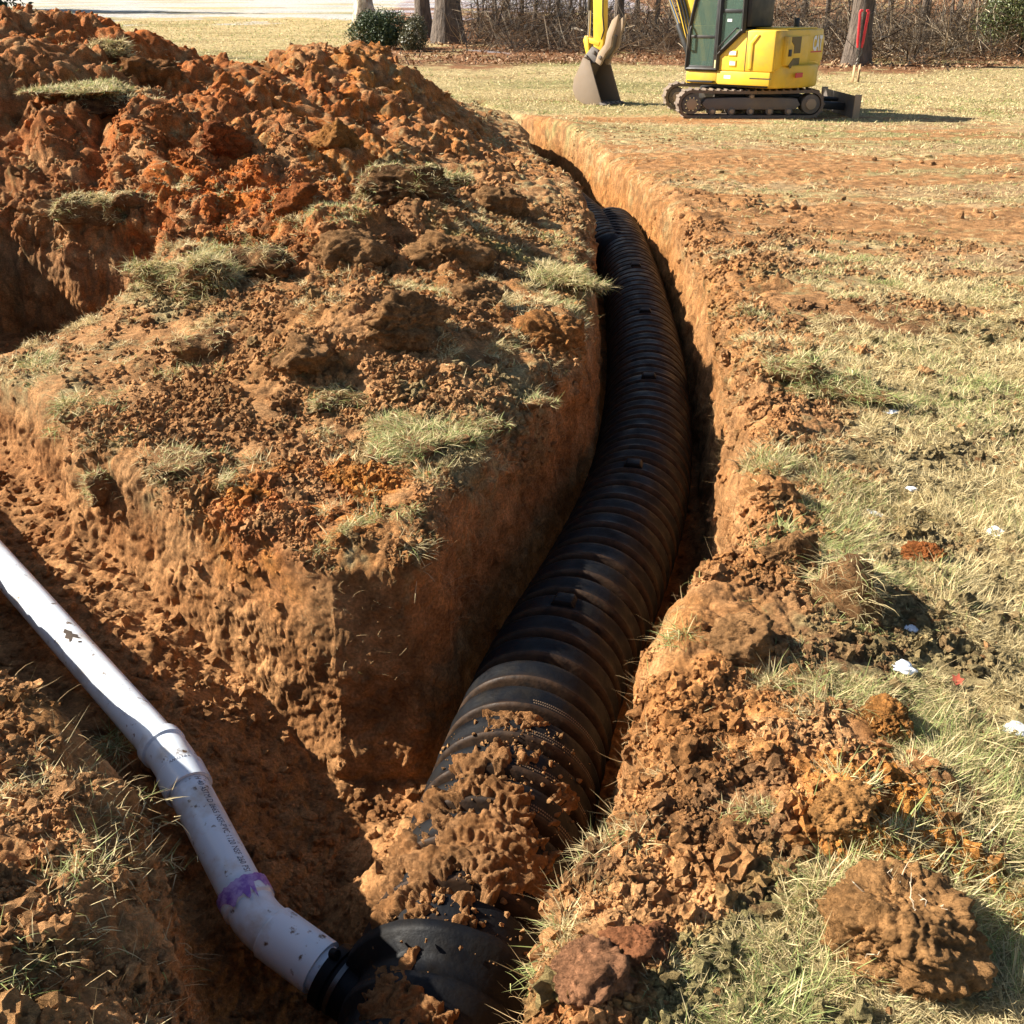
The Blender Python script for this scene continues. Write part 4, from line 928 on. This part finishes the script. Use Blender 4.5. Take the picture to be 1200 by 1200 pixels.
# scattered dead leaves and snow bits on the forest floor
n = 9000; g = np.random.default_rng(5); x = g.uniform(-4, 20, n); Y = np.interp(x, [-3, 1, 4, 8, 11, 15, 18], [30, 30, 30, 28.8, 28.2, 31, 33]) + g.random(n) ** 1.3 * 14
z = terrain_h(x, Y)[0]; a = g.random(n) * 6.28; s = .025 + .04 * g.random(n); b = np.stack([x, Y, z + .02], 1)
e1_ = np.stack([np.cos(a), np.sin(a), g.normal(0, .5, n)], 1) * s[:, None]; e2_ = np.stack([-np.sin(a), np.cos(a), g.normal(0, .5, n)], 1) * s[:, None] * .6
v = np.stack([b - e1_, b - e2_ + [0, 0, .02], b + e1_, b + e2_ + [0, 0, .02]], 1).reshape(-1, 3); v[:, 2] += .03
c = lerp(np.broadcast_to(c3(.22,.11,.05), (n, 3)), c3(.42,.3,.17), g.random(n) ** 2)
tag(np_mesh('leaf_litter', v, np.arange(4 * n).reshape(n, 4), TW, col=np.repeat(c, 4, 0)), kind='stuff')
# logs in the brush pile
for i, (a, b, lab) in enumerate((((628, 44), (665, 40), 'pale log lying in the brush left of the bucket'), ((655, 40), (690, 45), 'curved pale branch on the ground behind the bucket arm'), ((740, 50), (790, 46), 'pale broken log behind the boom'), ((1055, 45), (1110, 34), 'grey fallen branch in the dark brush at the right'), ((1110, 66), (1150, 58), 'bleached stick at the lawn edge below the cedar'))):
    A = Vector(ground_at(*a, 36)) + Vector((0, 0, .12)); B = Vector(ground_at(*b, 36)) + Vector((0, 0, .2)); Mid = (A + B) / 2 + Vector((0, 0, .12))
    o = MB().tube([A, Mid, B], [.06, .05, .03], 8).build('fallen_log', PALE); tag(o, lab, 'log', 'fallen logs at the wood edge')
# shrub by the twin tree, and the cedar
LEAF = mat('evergreen_leaf', rough=.45); _n, _l, _b = nodes(LEAF); _l.new(attr(LEAF, 'Col'), _b.inputs['Base Color'])
def foliage(root, blobs, n, sz, cols, seed, name='foliage'):
    g = np.random.default_rng(seed); vs = []; cc = []
    tot = sum(b[3] ** 3 for b in blobs)
    for (bx, by, bz, r, fz) in blobs:
        k = int(n * r ** 3 / tot); d = g.standard_normal((k, 3)); d /= np.linalg.norm(d, axis=1, keepdims=True)
        rad = r * (.45 + .6 * g.random(k) ** .6) ; rad *= 1 + .35 * perlin(d * 3 + bx * 7 + seed, 1, seed)
        c = d * rad[:, None] * np.array([1, 1, fz]) + np.array([bx, by, bz]); keep_ = c[:, 2] > .03; c = c[keep_]; k = len(c)
        e1 = g.standard_normal((k, 3)); e1 /= np.linalg.norm(e1, axis=1, keepdims=True); e2 = np.cross(e1, g.standard_normal((k, 3))); e2 /= np.linalg.norm(e2, axis=1, keepdims=True)
        s = sz * (.6 + .8 * g.random(k)); vs.append(np.stack([c - e1 * s[:, None], c - e2 * s[:, None] * .45, c + e1 * s[:, None], c + e2 * s[:, None] * .45], 1).reshape(-1, 3))
        t = g.random(k) ** 1.5; cc.append(np.repeat(c3(*cols[0]) + (c3(*cols[1]) - c3(*cols[0])) * t[:, None], 4, 0))
    v = np.concatenate(vs); return np_mesh(name, v, np.arange(len(v)).reshape(-1, 4), LEAF, root, col=np.concatenate(cc))
x, y, z = ground_at(446, 57, 35)
sh = empty('evergreen_shrub', (x, y, z)); tag(sh, 'large dark evergreen shrub left of the twin tree', 'shrub')
foliage(sh, [(0, 0, .55, .62, .9), (-.55, .1, .45, .5, .85), (.45, .1, .6, .55, .9), (.1, -.15, .35, .55, .7), (-.3, -.1, .8, .4, .8)], 15000, .035, ((.025, .045, .018), (.13, .17, .06)), 41)
MB().tube([(0, 0, 0), (.05, 0, .5)], [.04, .02], 6).build('stem', BARK, sh)
x, y, z = ground_at(487, 60, 34)
sh = empty('evergreen_shrub', (x, y, z)); tag(sh, 'small brownish green shrub between the large shrub and the thick trunk', 'shrub')
foliage(sh, [(0, 0, .45, .4, 1.2), (-.2, -.1, .3, .3, 1), (.05, 0, .8, .25, 1)], 6000, .03, ((.05, .055, .025), (.19, .17, .08)), 42)
MB().tube([(0, 0, 0), (.02, 0, .5)], [.03, .015], 6).build('stem', BARK, sh)
x, y, z = ground_at(1193, 66, 32)
cd = empty('cedar_tree', (x, y, z)); tag(cd, 'green cedar tree leaning in at the top right corner', 'tree')
MB().tube([(0, 0, -.1), (.02, 0, 1), (0, 0, 3.6)], [.1, .08, .02], 9).build('trunk', BARK, cd)
bl = []
random.seed(3)
for k in range(26):
    h_ = .75 + 2.9 * (k / 26); rr_ = 1.35 * (1 - k / 30); a = k * 2.4; bl.append((math.cos(a) * rr_ * .62, math.sin(a) * rr_ * .62, h_ + random.uniform(-.1, .1), .30 + .28 * rr_, .8))
foliage(cd, bl, 42000, .035, ((.05, .065, .022), (.22, .24, .08)), 43, 'crown')
for i, (tx, ty, th) in enumerate(((-36, 57, 13), (-30, 63, 12), (-41, 50, 14), (-27, 44, 9), (-47, 62, 15))):  # unseen evergreens, put in so their shadows fall on the far snow
    ev = empty('evergreen_tree', (tx, ty, gz_far(tx, ty))); tag(ev, 'tall evergreen left of the frame whose shadow falls across the far snow, number of storeys of boughs %d' % (5 + i) if False else ['tall evergreen beyond the left edge shading the far snow', 'evergreen farthest back beyond the left edge', 'broad evergreen beyond the left edge nearest the heap', 'shortest evergreen beyond the left edge', 'outermost tall evergreen beyond the left edge'][i], 'tree', 'unseen evergreens beyond the left frame edge that shade the far snow')
    MB().tube([(0, 0, -.2), (0, 0, th * .5), (0, 0, th)], [.3, .2, .03], 8).build('trunk', BARK, ev)
    foliage(ev, [(math.cos(k * 2.4) * 1.6 * (1 - k / 26), math.sin(k * 2.4) * 1.6 * (1 - k / 26), 1.2 + (th - 1.5) * k / 22, 1.5 * (1.15 - k / 26), .7) for k in range(22)], 9000, .16, ((.04, .06, .02), (.12, .16, .05)), 80 + i, 'crown')
# post-hole digger with red handles
x, y, z = ground_at(1002, 96, 25); RED_P = mat('red_paint', (.62, .03, .04), .35); STL = mat('worn_steel', (.16, .14, .12), .5, .7); WOODY = mat('muddy_blade', (.36, .24, .12), .8)
dg = empty('post_hole_digger', (x, y, z)); tag(dg, 'post hole digger with red handles stuck upright in the lawn', 'digging tool')
for s_ in (-1, 1):
    MB().tube([(s_ * .045, 0, .72), (s_ * .06, 0, .85), (s_ * .095, 0, 1.46)], [.022, .03, .03], 10).build('handle', RED_P, dg)
    MB().tube([(s_ * .095, 0, 1.46), (s_ * .085, 0, 1.485), (s_ * .04, 0, 1.485)], [.03, .028, .026], 8).build('handle_grip', RED_P, dg)
    MB().tube([(s_ * .045, 0, .74), (s_ * .06, 0, .62), (-s_ * .025, 0, .45), (s_ * .04, 0, .36)], .018, 8).build('linkage_arm', STL, dg)
    a_ = [(s_ * (.05 + .03 * math.cos(t)) , .075 * math.sin(t)) for t in np.linspace(-1.3, 1.3, 9)]
    m_ = MB(); lo = [(q[0] * 1.1, q[1], -.06) for q in a_]; hi = [(q[0], q[1], .36) for q in a_]
    m_.add(lo + hi, [(i, i + 1, i + 10, i + 9) for i in range(8)]); b_ = m_.build('blade', WOODY, dg); mod = b_.modifiers.new('s', 'SOLIDIFY'); mod.thickness = .006
MB().tube([(0, -.05, .5), (0, .05, .5)], .02, 8).build('pivot_bolt', STL, dg)
# ------------------------------------------------------------------ excavator
def paint(name, base, rough=.38, dirt=.5):
    m = mat(name, base, rough); n, l, b = nodes(m)
    l.new(mixc(m, noise_fac(m, 2.5, .5, .8, 8, a=0, b=dirt), base, (.30, .20, .09)), b.inputs['Base Color'])
    l.new(noise_fac(m, 6, .3, .7, 5, a=rough - .08, b=rough + .2), b.inputs['Roughness']); return m
YEL = paint('yellow_paint', (.80, .50, .035), .4, .75); BLK = paint('black_paint', (.018, .018, .018), .45, .25); GRY = paint('grey_steel', (.13, .11, .095), .6, .6)
RUB = paint('track_rubber', (.16, .12, .09), .9, .6); MUDY = paint('muddy_steel', (.36, .26, .17), .8, .4); BKT = paint('bucket_steel', (.22, .165, .115), .75, .5); CHR = mat('chrome', (.6, .6, .6), .15, 1)
GLS = mat('cab_glass', (.12, .2, .16), .06, 0, Transmission_Weight=.4, IOR=1.3); nodes(GLS)[2].inputs['Alpha'].default_value = .6
WHT = mat('white_decal', (.8, .8, .78), .5); RDD = mat('red_decal', (.6, .04, .03), .5); GRL = paint('grille_mesh', (.17, .13, .055), .8, .2); SEAT = mat('seat_fabric', (.02, .02, .022), .8)
EXC = empty('mini_excavator', (3.88, 18.8, 0)); tag(EXC, 'yellow mini excavator parked on the lawn with its arm reaching left', 'excavator')
def ob(mb_, name, m_, parent=None, bevel=.012, **k):
    o = mb_.build(name, m_, parent or EXC, bevel=bevel, **k)
    return o
# undercarriage: local frame x right, y away
TL, TH, TW_, GA = 1.185, .43, .36, .78
for s_ in (-1, 1):
    yc = s_ * GA; r_o = TH / 2
    # belt outline with a sagging top
    def loop(off):
        pts = []
        for k in range(13): a = math.pi / 2 + math.pi * k / 12; pts.append((-TL + r_o + (r_o - off) * math.cos(a), r_o + (r_o - off) * math.sin(a)))
        for k in range(13): a = -math.pi / 2 + math.pi * k / 12; pts.append((TL - r_o + (r_o - off) * math.cos(a) * .95, r_o + (r_o - off) * math.sin(a)))
        for k in range(1, 6): t = k / 6; pts.append(((TL - r_o) * (1 - 2 * t), TH - off - .018 * math.sin(math.pi * t)))
        return pts
    o_, i_ = loop(0), loop(.045); n_ = len(o_); m_ = MB()
    y0, y1 = yc - TW_ / 2, yc + TW_ / 2
    vs = [(a, y0, b) for a, b in o_] + [(a, y1, b) for a, b in o_] + [(a, y0, b) for a, b in i_] + [(a, y1, b) for a, b in i_]; fs = []
    for k in range(n_):
        j = (k + 1) % n_; fs += [(k, j, n_ + j, n_ + k), (2*n_ + k, 3*n_ + k, 3*n_ + j, 2*n_ + j), (k, 2*n_ + k, 2*n_ + j, j), (n_ + k, n_ + j, 3*n_ + j, 3*n_ + k)]
    m_.add(vs, fs)
    per = [0]; 
    for k in range(n_): q, w_ = o_[k], o_[(k + 1) % n_]; per.append(per[-1] + math.dist(q, w_))
    nl = 46
    for k in range(nl):      # tread lugs
        s0_ = per[-1] * k / nl; j = max(i for i in range(n_) if per[i] <= s0_); q, w_ = o_[j], o_[(j + 1) % n_]; t = (s0_ - per[j]) / max(per[j + 1] - per[j], 1e-6)
        cx, cz = q[0] + (w_[0] - q[0]) * t, q[1] + (w_[1] - q[1]) * t; an = math.atan2(w_[1] - q[1], w_[0] - q[0])
        m_.box((-.016, y0 + .002, -.004), (.016, y1 - .002, .02), Matrix.Translation((cx, 0, cz)) @ Matrix.Rotation(-an, 4, 'Y') @ Matrix.Rotation(math.pi, 4, 'Y') if False else Matrix.Translation((cx, 0, cz)) @ Matrix.Rotation(-an, 4, 'Y') @ Matrix.Scale(-1, 4, (0, 0, 1)))
    tr = ob(m_, 'rubber_track', RUB, bevel=0)
    ys = yc - .12; ye = yc + .12
    def wheel(x, z, r, nm, mt=GRY):
        w1_ = ob(MB().tube([(x, yc - .155, z), (x, yc - .15, z), (x, yc + .15, z), (x, yc + .155, z)], [r * .9, r, r, r * .9], 28), nm, mt, tr, 0)
        ob(MB().tube([(x, yc - .185, z), (x, yc - .1, z)], [r * .55, r * .6], 18), 'hub', MUDY, tr, .004)
    wheel(-TL + r_o, r_o, .155, 'sprocket'); wheel(TL - r_o, r_o, .15, 'idler_wheel')
    for k in range(5): wheel(-.62 + .31 * k, .105, .06, 'track_roller')
    wheel(.0, TH - .1, .045, 'top_roller')
    for k in range(10):
        a = k * .628; ob(MB().tube([(-TL + r_o + .1 * math.cos(a), yc - .165, r_o + .1 * math.sin(a)), (-TL + r_o + .1 * math.cos(a), yc - .15, r_o + .1 * math.sin(a))], .012, 6), 'bolt', CHR, tr, 0)
    ob(MB().prism([(-.72, .13), (.72, .13), (.8, .2), (.74, .3), (.3, .315), (-.3, .315), (-.74, .3), (-.8, .22)], yc - .15, yc + .13), 'track_frame', GRY, bevel=.015)
ob(MB().prism([(-.55, -.62), (.55, -.62), (.7, 0), (.55, .62), (-.55, .62), (-.7, 0)], .24, .42, 'z'), 'centre_frame', BLK)
ob(MB().tube([(0, 0, .40), (0, 0, .48)], [.46, .46], 32), 'swing_bearing', BLK, bevel=.006)
# dozer blade on the right end
ob(MB().prism([(1.66, .0), (1.7, .0), (1.74, .1), (1.75, .2), (1.7, .33), (1.66, .345), (1.69, .2), (1.69, .1)], -.98, .98), 'dozer_blade', GRY, bevel=.004)
for s_ in (-1, 1): ob(MB().prism([(.6, .26), (1.67, .2), (1.67, .08), (.6, .16)], s_ * .42 - .05, s_ * .42 + .05), 'blade_arm', BLK)
ob(MB().tube([(.55, 0, .3), (1.67, 0, .22)], [.05, .03], 12), 'blade_cylinder', BLK, bevel=0)
for s_ in (-1, 1): ob(MB().box((1.655, s_ * .985 - .02, .0), (1.76, s_ * .985 + .02, .36)), 'blade_end_plate', MUDY, bevel=.006)
# slewing upper body: local +x to the boom, +y operator's left
TH_ = math.radians(40)
HB = empty('upper_body', (0, 0, 0), math.pi - TH_, EXC)     # boom direction (-cos, +sin)
HB.rotation_euler = (0, 0, math.pi - TH_)
Mx = Matrix.Rotation(math.pi - TH_, 4, 'Z')
def hb(mb_, name, m_, bevel=.012, parent=None):
    o = mb_.build(name, m_, parent or EXC, bevel=bevel)
    if parent is None: o.rotation_euler = (0, 0, math.pi - TH_)
    return o
bpy.data.objects.remove(HB)
# with the z rotation above local +y points to the far side, so the cab side is local -y ... measured: left of travel faces the camera
L_ = 1     # sign of the camera side in local y
Z0, Z1 = .50, 1.31
hb(MB().box((-.9, -.84, Z0 - .03), (.56, .84, Z0 + .05)), 'deck_plate', BLK)
hb(MB().box((-.0, .62, Z0 + .0), (.57, .86, Z0 + .20)), 'lower_skirt', YEL, .01)
hb(MB().box((-.95, .60, Z0 + .0), (-.003, .86, Z0 + .20)), 'lower_skirt', YEL, .01)
# sloping side panel beside the cab
hb(MB().prism([(-.985, Z0 + .205), (.0, Z0 + .205), (.0, Z0 + .46), (-.36, Z1 - .01), (-.985, Z1 - .01)], .58, .855), 'side_panel', YEL, .02)
hb(MB().prism([(-.62, Z0 + .24), (-.56, Z0 + .24), (-.54, Z1 - .2), (-.66, Z1 - .07), (-.72, Z1 - .07), (-.62, Z1 - .2)], .845, .872), 'moulded_rib', YEL, .008)
for zz, w_ in ((Z0 + .42, .12), (Z0 + .27, .10)):
    pl = hb(MB().box((-.34, .85, zz), (-.34 + w_ + .03, .8635, zz + .095)), 'service_cover', YEL, .004)
    hb(MB().box((-.325, .864, zz + .02), (-.325 + w_, .867, zz + .075)), 'decal', WHT, 0)
hb(MB().box((-.26, .861, Z0 + .09), (-.14, .8625, Z0 + .14)), 'decal', WHT, 0)
# engine hood with rounded back
def rear(x0, hw, bul, z0, z1, r=.16):
    pts = [(x0 + .75, -hw)]; 
    for k in range(9): a = k / 8 * math.pi / 2; pts.append((x0 + r - r * math.sin(a) , -hw + r - r * math.cos(a)))
    for k in range(1, 12): t = -1 + 2 * k / 12; pts.append((x0 - bul * (1 - t * t), t * (hw - r)))
    for k in range(9): a = math.pi / 2 * (1 - k / 8); pts.append((x0 + r - r * math.sin(a), hw - r + r * math.cos(a)))
    pts.append((x0 + .75, hw)); return MB().prism(pts, z0, z1, 'z')
hb(rear(-1.02, .845, .08, Z0 + .24, Z1, .1), 'engine_hood', YEL, .03)
hb(rear(-1.06, .80, .2, Z0 - .04, Z0 + .30, .22), 'counterweight', YEL, .04)
# rear door with grilles
XR = -1.055
door = hb(MB().box((XR - .055, -.10, Z0 + .30), (XR + .04, .66, Z1 - .09)), 'engine_door', YEL, .015)
hb(MB().prism([(.54, 1.24 - .03), (.22, 1.24 - .03), (.22, .97), (.44, .97), (.44, 1.08), (.54, 1.14)], XR - .062, XR - .05, 'x'), 'vent_grille', GRL, 0, )
hb(MB().prism([(.22, .90), (.44, .90), (.58, .80), (.52, .755), (.26, .775), (.22, .81)], XR - .062, XR - .05, 'x'), 'vent_grille', GRL, 0)
hb(MB().box((XR - .068, .52, .93), (XR - .05, .62, 1.03)), 'door_latch', BLK, .004)
hb(MB().box((XR - .04, -.66, Z0 + .34), (XR + .04, -.14, Z1 - .09)), 'rear_panel', YEL, .012)
v, f = text_mesh('CAT', .3, .012); wv = max(q[0] for q in v)
m_ = MB().add([(XR - .047, .0 - .24 - q[0] / wv * .34, 1.0 + q[1]) for q in v], f)
hb(m_, 'maker_lettering', WHT, 0)
hb(MB().box((XR - .043, -.60, .965), (XR - .0405, -.2, .985)), 'decal', RDD, 0)
hb(MB().box((-1.22, .2, Z0 + .12), (-1.2, .48, Z0 + .19)), 'decal', RDD, 0)
hb(MB().box((-1.03, -.5, Z1), (-.3, .5, Z1 + .03)), 'hood_top', YEL, .012)
hb(MB().tube([(-.75, -.3, Z1), (-.75, -.3, Z1 + .16)], .045, 14), 'exhaust_pipe', BLK, .004)
# cab
CZ = 2.28; cy0, cy1 = .02, .86
fr = MB()
def bar(a, b, w=.035, m_=fr): m_.tube([a, b], w, 4)
fx, bx = .57, -.42
for y_ in (cy0, cy1):
    for a, b in (((fx, y_, Z0 + .21), (fx - .02, y_, 1.35)), ((fx - .02, y_, 1.35), (fx - .22, y_, CZ)), ((bx, y_, Z1 - .05), (bx + .02, y_, CZ)), ((fx - .22, y_, CZ), (bx + .02, y_, CZ)), ((.0, y_, Z0 + .21), (.0, y_, CZ)), ((fx, y_, Z0 + .22), (0, y_, Z0 + .22)), ((0, y_, Z0 + .44), (bx, y_, Z1))): bar(a, b, .042)
for a, b in (((fx, cy0, Z0+.21), (fx, cy1, Z0+.21)), ((fx-.22, cy0, CZ), (fx-.22, cy1, CZ)), ((bx, cy0, CZ), (bx, cy1, CZ)), ((bx, cy0, Z1), (bx, cy1, Z1))): bar(a, b, .04)
cabf = hb(fr, 'cab_frame', BLK, .008)
hb(MB().prism([(fx - .16, CZ + .0), (fx - .2, CZ + .09), (bx + .02, CZ + .09), (bx - .04, CZ + .0)], cy0 - .04, cy1 + .04), 'cab_roof', YEL, .03)
hb(MB().box((bx - .1, cy0 + .05, Z1 + .035), (bx + .02, cy1 - .02, CZ - .06)), 'cab_rear_post', BLK, .03)
dr = hb(MB().box((.02, .855, Z0 + .22), (.075, .875, CZ - .05)).box((fx - .05, .855, Z0 + .22), (fx - .01, .875, 1.4)).box((.075, .855, Z0 + .22), (fx - .05, .875, Z0 + .27)).box((.075, .855, Z0 + .68), (fx - .05, .875, Z0 + .72)), 'cab_door', BLK, .004)
hb(MB().tube([(fx - .06, .885, Z0 + .5), (fx - .06, .92, Z0 + .55), (fx - .06, .92, Z0 + .8), (fx - .06, .885, Z0 + .85)], .014, 8), 'door_handle', BLK, 0)
hb(MB().box((.075, .862, Z0 + .27), (fx - .05, .866, Z0 + .68)), 'lower_door_glass', GLS, 0)
hb(MB().prism([(.075, Z0 + .72), (fx - .05, Z0 + .72), (fx - .06, 1.36), (fx - .24, CZ - .06), (.075, CZ - .06)], .862, .866), 'upper_door_glass', GLS, 0)
hb(MB().prism([(-.04, Z0 + .47), (-.04, CZ - .05), (bx + .06, CZ - .05), (bx + .05, Z1)], .848, .852), 'side_window', GLS, 0)
for y_ in (.0,): hb(MB().prism([(fx - .03, Z0 + .25), (fx - .02, 1.35), (fx - .22, CZ - .05), (bx + .06, CZ - .05), (bx + .05, Z1), (0, Z0 + .25)], .018, .022), 'far_side_window', GLS, 0)
hb(MB().add([(fx, cy0 + .04, Z0 + .25), (fx, cy1 - .04, Z0 + .25), (fx - .02, cy1 - .04, 1.35), (fx - .02, cy0 + .04, 1.35)], [(0, 1, 2, 3)]).add([(fx - .022, cy0 + .04, 1.36), (fx - .022, cy1 - .04, 1.36), (fx - .22, cy1 - .04, CZ - .05), (fx - .22, cy0 + .04, CZ - .05)], [(0, 1, 2, 3)]), 'windscreen', GLS, 0)
hb(MB().box((bx + .02, .852, 1.55), (-.0, .862, 1.6)), 'window_bar', BLK, .003)
hb(MB().box((.0, .863, Z0 + .24), (.045, .879, Z0 + .36)), 'decal', mat('yellow_decal', (.75, .7, .35), .5), 0)
hb(MB().box((-.2, .853, 1.42), (-.12, .856, 1.46)), 'decal', WHT, 0)
hb(MB().box((-.28, .25, .75), (.1, .68, .93)).box((-.36, .25, .93), (-.24, .68, 1.5)), 'operator_seat', SEAT, .04)
hb(MB().box((-.15, .7, .75), (.15, .8, 1.05)).box((.25, .3, .7), (.45, .75, .76)), 'control_console', BLK, .02)
hb(MB().tube([(.1, .74, 1.05), (.14, .74, 1.2)], .015, 6).tube([(.36, .45, .7), (.3, .45, 1.2)], .012, 6).tube([(.36, .58, .7), (.3, .58, 1.2)], .012, 6), 'control_levers', BLK, 0)
hb(MB().tube([(-.05, .9, Z0 + .5), (-.05, .93, Z0 + .56), (-.33, .93, Z1 + .02), (-.35, .9, Z1 + .02)], .013, 7), 'grab_rail', BLK, 0)
hb(MB().box((-.5, .856, Z0 + .205), (-.49, .858, Z1 - .03)), 'panel_seam', BLK, 0)
hb(MB().box((-.97, .862, Z0 + .1), (-.6, .8635, Z0 + .115)), 'panel_seam', BLK, 0)
hb(MB().box((.02, .86, Z0 + .02), (.5, .95, Z0 + .05)), 'entry_step', BLK, .006)
# boom, stick, bucket in the plane local y = -.12
YB = -.16
hb(MB().box((.5, YB - .2, Z0 - .02), (.78, YB + .2, Z0 + .3)), 'swing_post', BLK, .03)
boom = [(.68, .58), (.84, .56), (1.12, 1.3), (1.52, 2.1), (2.05, 2.62), (2.9, 2.72), (2.93, 2.56), (2.86, 2.48), (2.2, 2.28), (1.75, 1.85), (1.35, 1.1), (.98, .5)]
boom = [(.70, .62), (.92, 1.42), (1.2, 2.2), (1.75, 2.82), (2.55, 2.98), (3.06, 2.86), (3.10, 2.74), (2.95, 2.68), (2.45, 2.66), (1.95, 2.48), (1.52, 1.95), (1.22, 1.2), (.90, .60)]
hb(MB().prism(boom, YB - .085, YB + .085), 'boom', YEL, .015)
def cyl(a, b, r, nm, fr_=.55):
    a, b = Vector(a), Vector(b); m = a + (b - a) * fr_
    hb(MB().tube([a, m], r, 14), nm, BLK, .004); hb(MB().tube([m, b], r * .55, 12), nm.replace('cylinder', 'rod'), CHR, 0)
cyl((.92, YB, .48), (1.72, YB - .0, 1.95), .065, 'boom_cylinder', .6)
for q in (-.06, 0, .06):
    hb(MB().tube([(.84, YB + .11 + q * .3, .62), (1.02 + q, YB + .12, 1.0), (1.26 + q, YB + .11, 1.6), (1.5 + q, YB + .11, 2.15)], .018, 6), 'hydraulic_hose', BLK, 0)
TB = 3.12   # t of the stick tip pin
hb(MB().prism([(2.78, 2.98), (3.02, 3.12), (3.22, 2.9), (3.25, 2.4), (3.17, .98), (3.10, .86), (2.98, .9), (2.95, 1.05), (2.98, 2.3)], YB - .07, YB + .07), 'stick', YEL, .012)
cyl((2.2, YB, 3.02), (2.82, YB, 3.0), .055, 'stick_cylinder')
cyl((3.30, YB, 2.75), (3.33, YB, 1.12), .05, 'bucket_cylinder', .72)
hb(MB().tube([(3.0, YB + .09, 2.4), (2.96, YB + .1, 1.5), (2.92, YB + .1, 1.25), (2.98, YB + .09, 1.1)], .014, 6), 'hydraulic_hose', BLK, 0)
hb(MB().prism([(3.36, 1.16), (3.40, 1.08), (3.30, .78), (3.24, .76), (3.28, 1.12)], YB - .09, YB + .09), 'bucket_link', YEL, .01)
hb(MB().prism([(3.02, 1.06), (3.36, 1.14), (3.36, 1.06), (3.05, .98)], YB - .08, YB + .08), 'guide_link', YEL, .01)
# thumb: curved two-pronged plate rising on the machine side
for s_ in (-1, 1):
    hb(MB().prism([(3.06, .72), (3.0, .88), (2.86, 1.02), (2.82, 1.22), (2.72, 1.42), (2.58, 1.52), (2.62, 1.34), (2.7, 1.15), (2.72, .98), (2.84, .86), (2.95, .66)], YB + s_ * .12 - .03, YB + s_ * .12 + .03), 'thumb_prong', MUDY, .008)
hb(MB().prism([(2.98, .82), (2.86, 1.0), (2.8, 1.18), (2.74, 1.16), (2.78, .96), (2.92, .78)], YB - .1, YB + .1), 'thumb_plate', GRY, .006)
# bucket: curved back away from the machine, mouth towards it
bo = [(3.22, .80), (3.30, .62), (3.42, .42), (3.44, .24), (3.36, .08), (3.18, .0), (2.96, -.02), (2.76, .02)]
BW = .31
m_ = MB(); th = .022; n_ = len(bo)
ins = [(3.20 - .02, .77), (3.275, .61), (3.395, .41), (3.415, .25), (3.34, .105), (3.17, .026), (2.96, .006), (2.78, .04)]
m_.prism(bo + ins[::-1], YB - BW, YB + BW); hb(m_, 'bucket_shell', BKT, .0)
for s_ in (-1, 1): hb(MB().prism(bo + [(2.93, .42), (3.06, .74)], YB + s_ * BW - .012, YB + s_ * BW + .012), 'bucket_side', BKT, .004)
for k in range(5): hb(MB().prism([(2.80, .045), (2.80, -.02), (2.64, .01)], YB - .3 + k * .15 - .03, YB - .3 + k * .15 + .03), 'bucket_tooth', GRY, .003)
hb(MB().prism([(3.0, .72), (3.02, .92), (3.16, .98), (3.30, .84), (3.26, .68)], YB - .13, YB + .13), 'bucket_bracket', GRY, .01)
for q in ((3.1, .88), (3.27, .8), (2.95, .8)): hb(MB().tube([(q[0], YB - .17, q[1]), (q[0], YB + .17, q[1])], .035, 12), 'pin', GRY, .004)
EXC.rotation_euler = (0, 0, 0)
# ------------------------------------------------------------------ light
EL, PHI = math.radians(34), math.radians(11.5)
S = Vector((-math.cos(PHI) * math.cos(EL), math.sin(PHI) * math.cos(EL), math.sin(EL)))
sl = bpy.data.lights.new('sun', 'SUN'); sl.energy = 5.0; sl.angle = math.radians(.5); sl.color = (1, .93, .82)
so = bpy.data.objects.new('sun', sl); COL.objects.link(so); so.rotation_euler = S.to_track_quat('Z', 'Y').to_euler(); so.location = (-6, 0, 8)
w = bpy.data.worlds.new('World'); SC.world = w; w.use_nodes = True
nt = w.node_tree; bg = nt.nodes['Background']; sk = nt.nodes.new('ShaderNodeTexSky'); sk.sky_type = 'NISHITA'; sk.sun_disc = False
sk.sun_elevation = EL; sk.sun_rotation = math.atan2(S.x, S.y); nt.links.new(sk.outputs[0], bg.inputs[0]); bg.inputs[1].default_value = .05
SC.view_settings.view_transform = 'Standard'; SC.view_settings.look = 'None'; SC.view_settings.exposure = 1.5; SC.view_settings.gamma = 1
SC.cycles.max_bounces = 6; SC.cycles.diffuse_bounces = 2
print('script', round(time.time() - T0, 1))
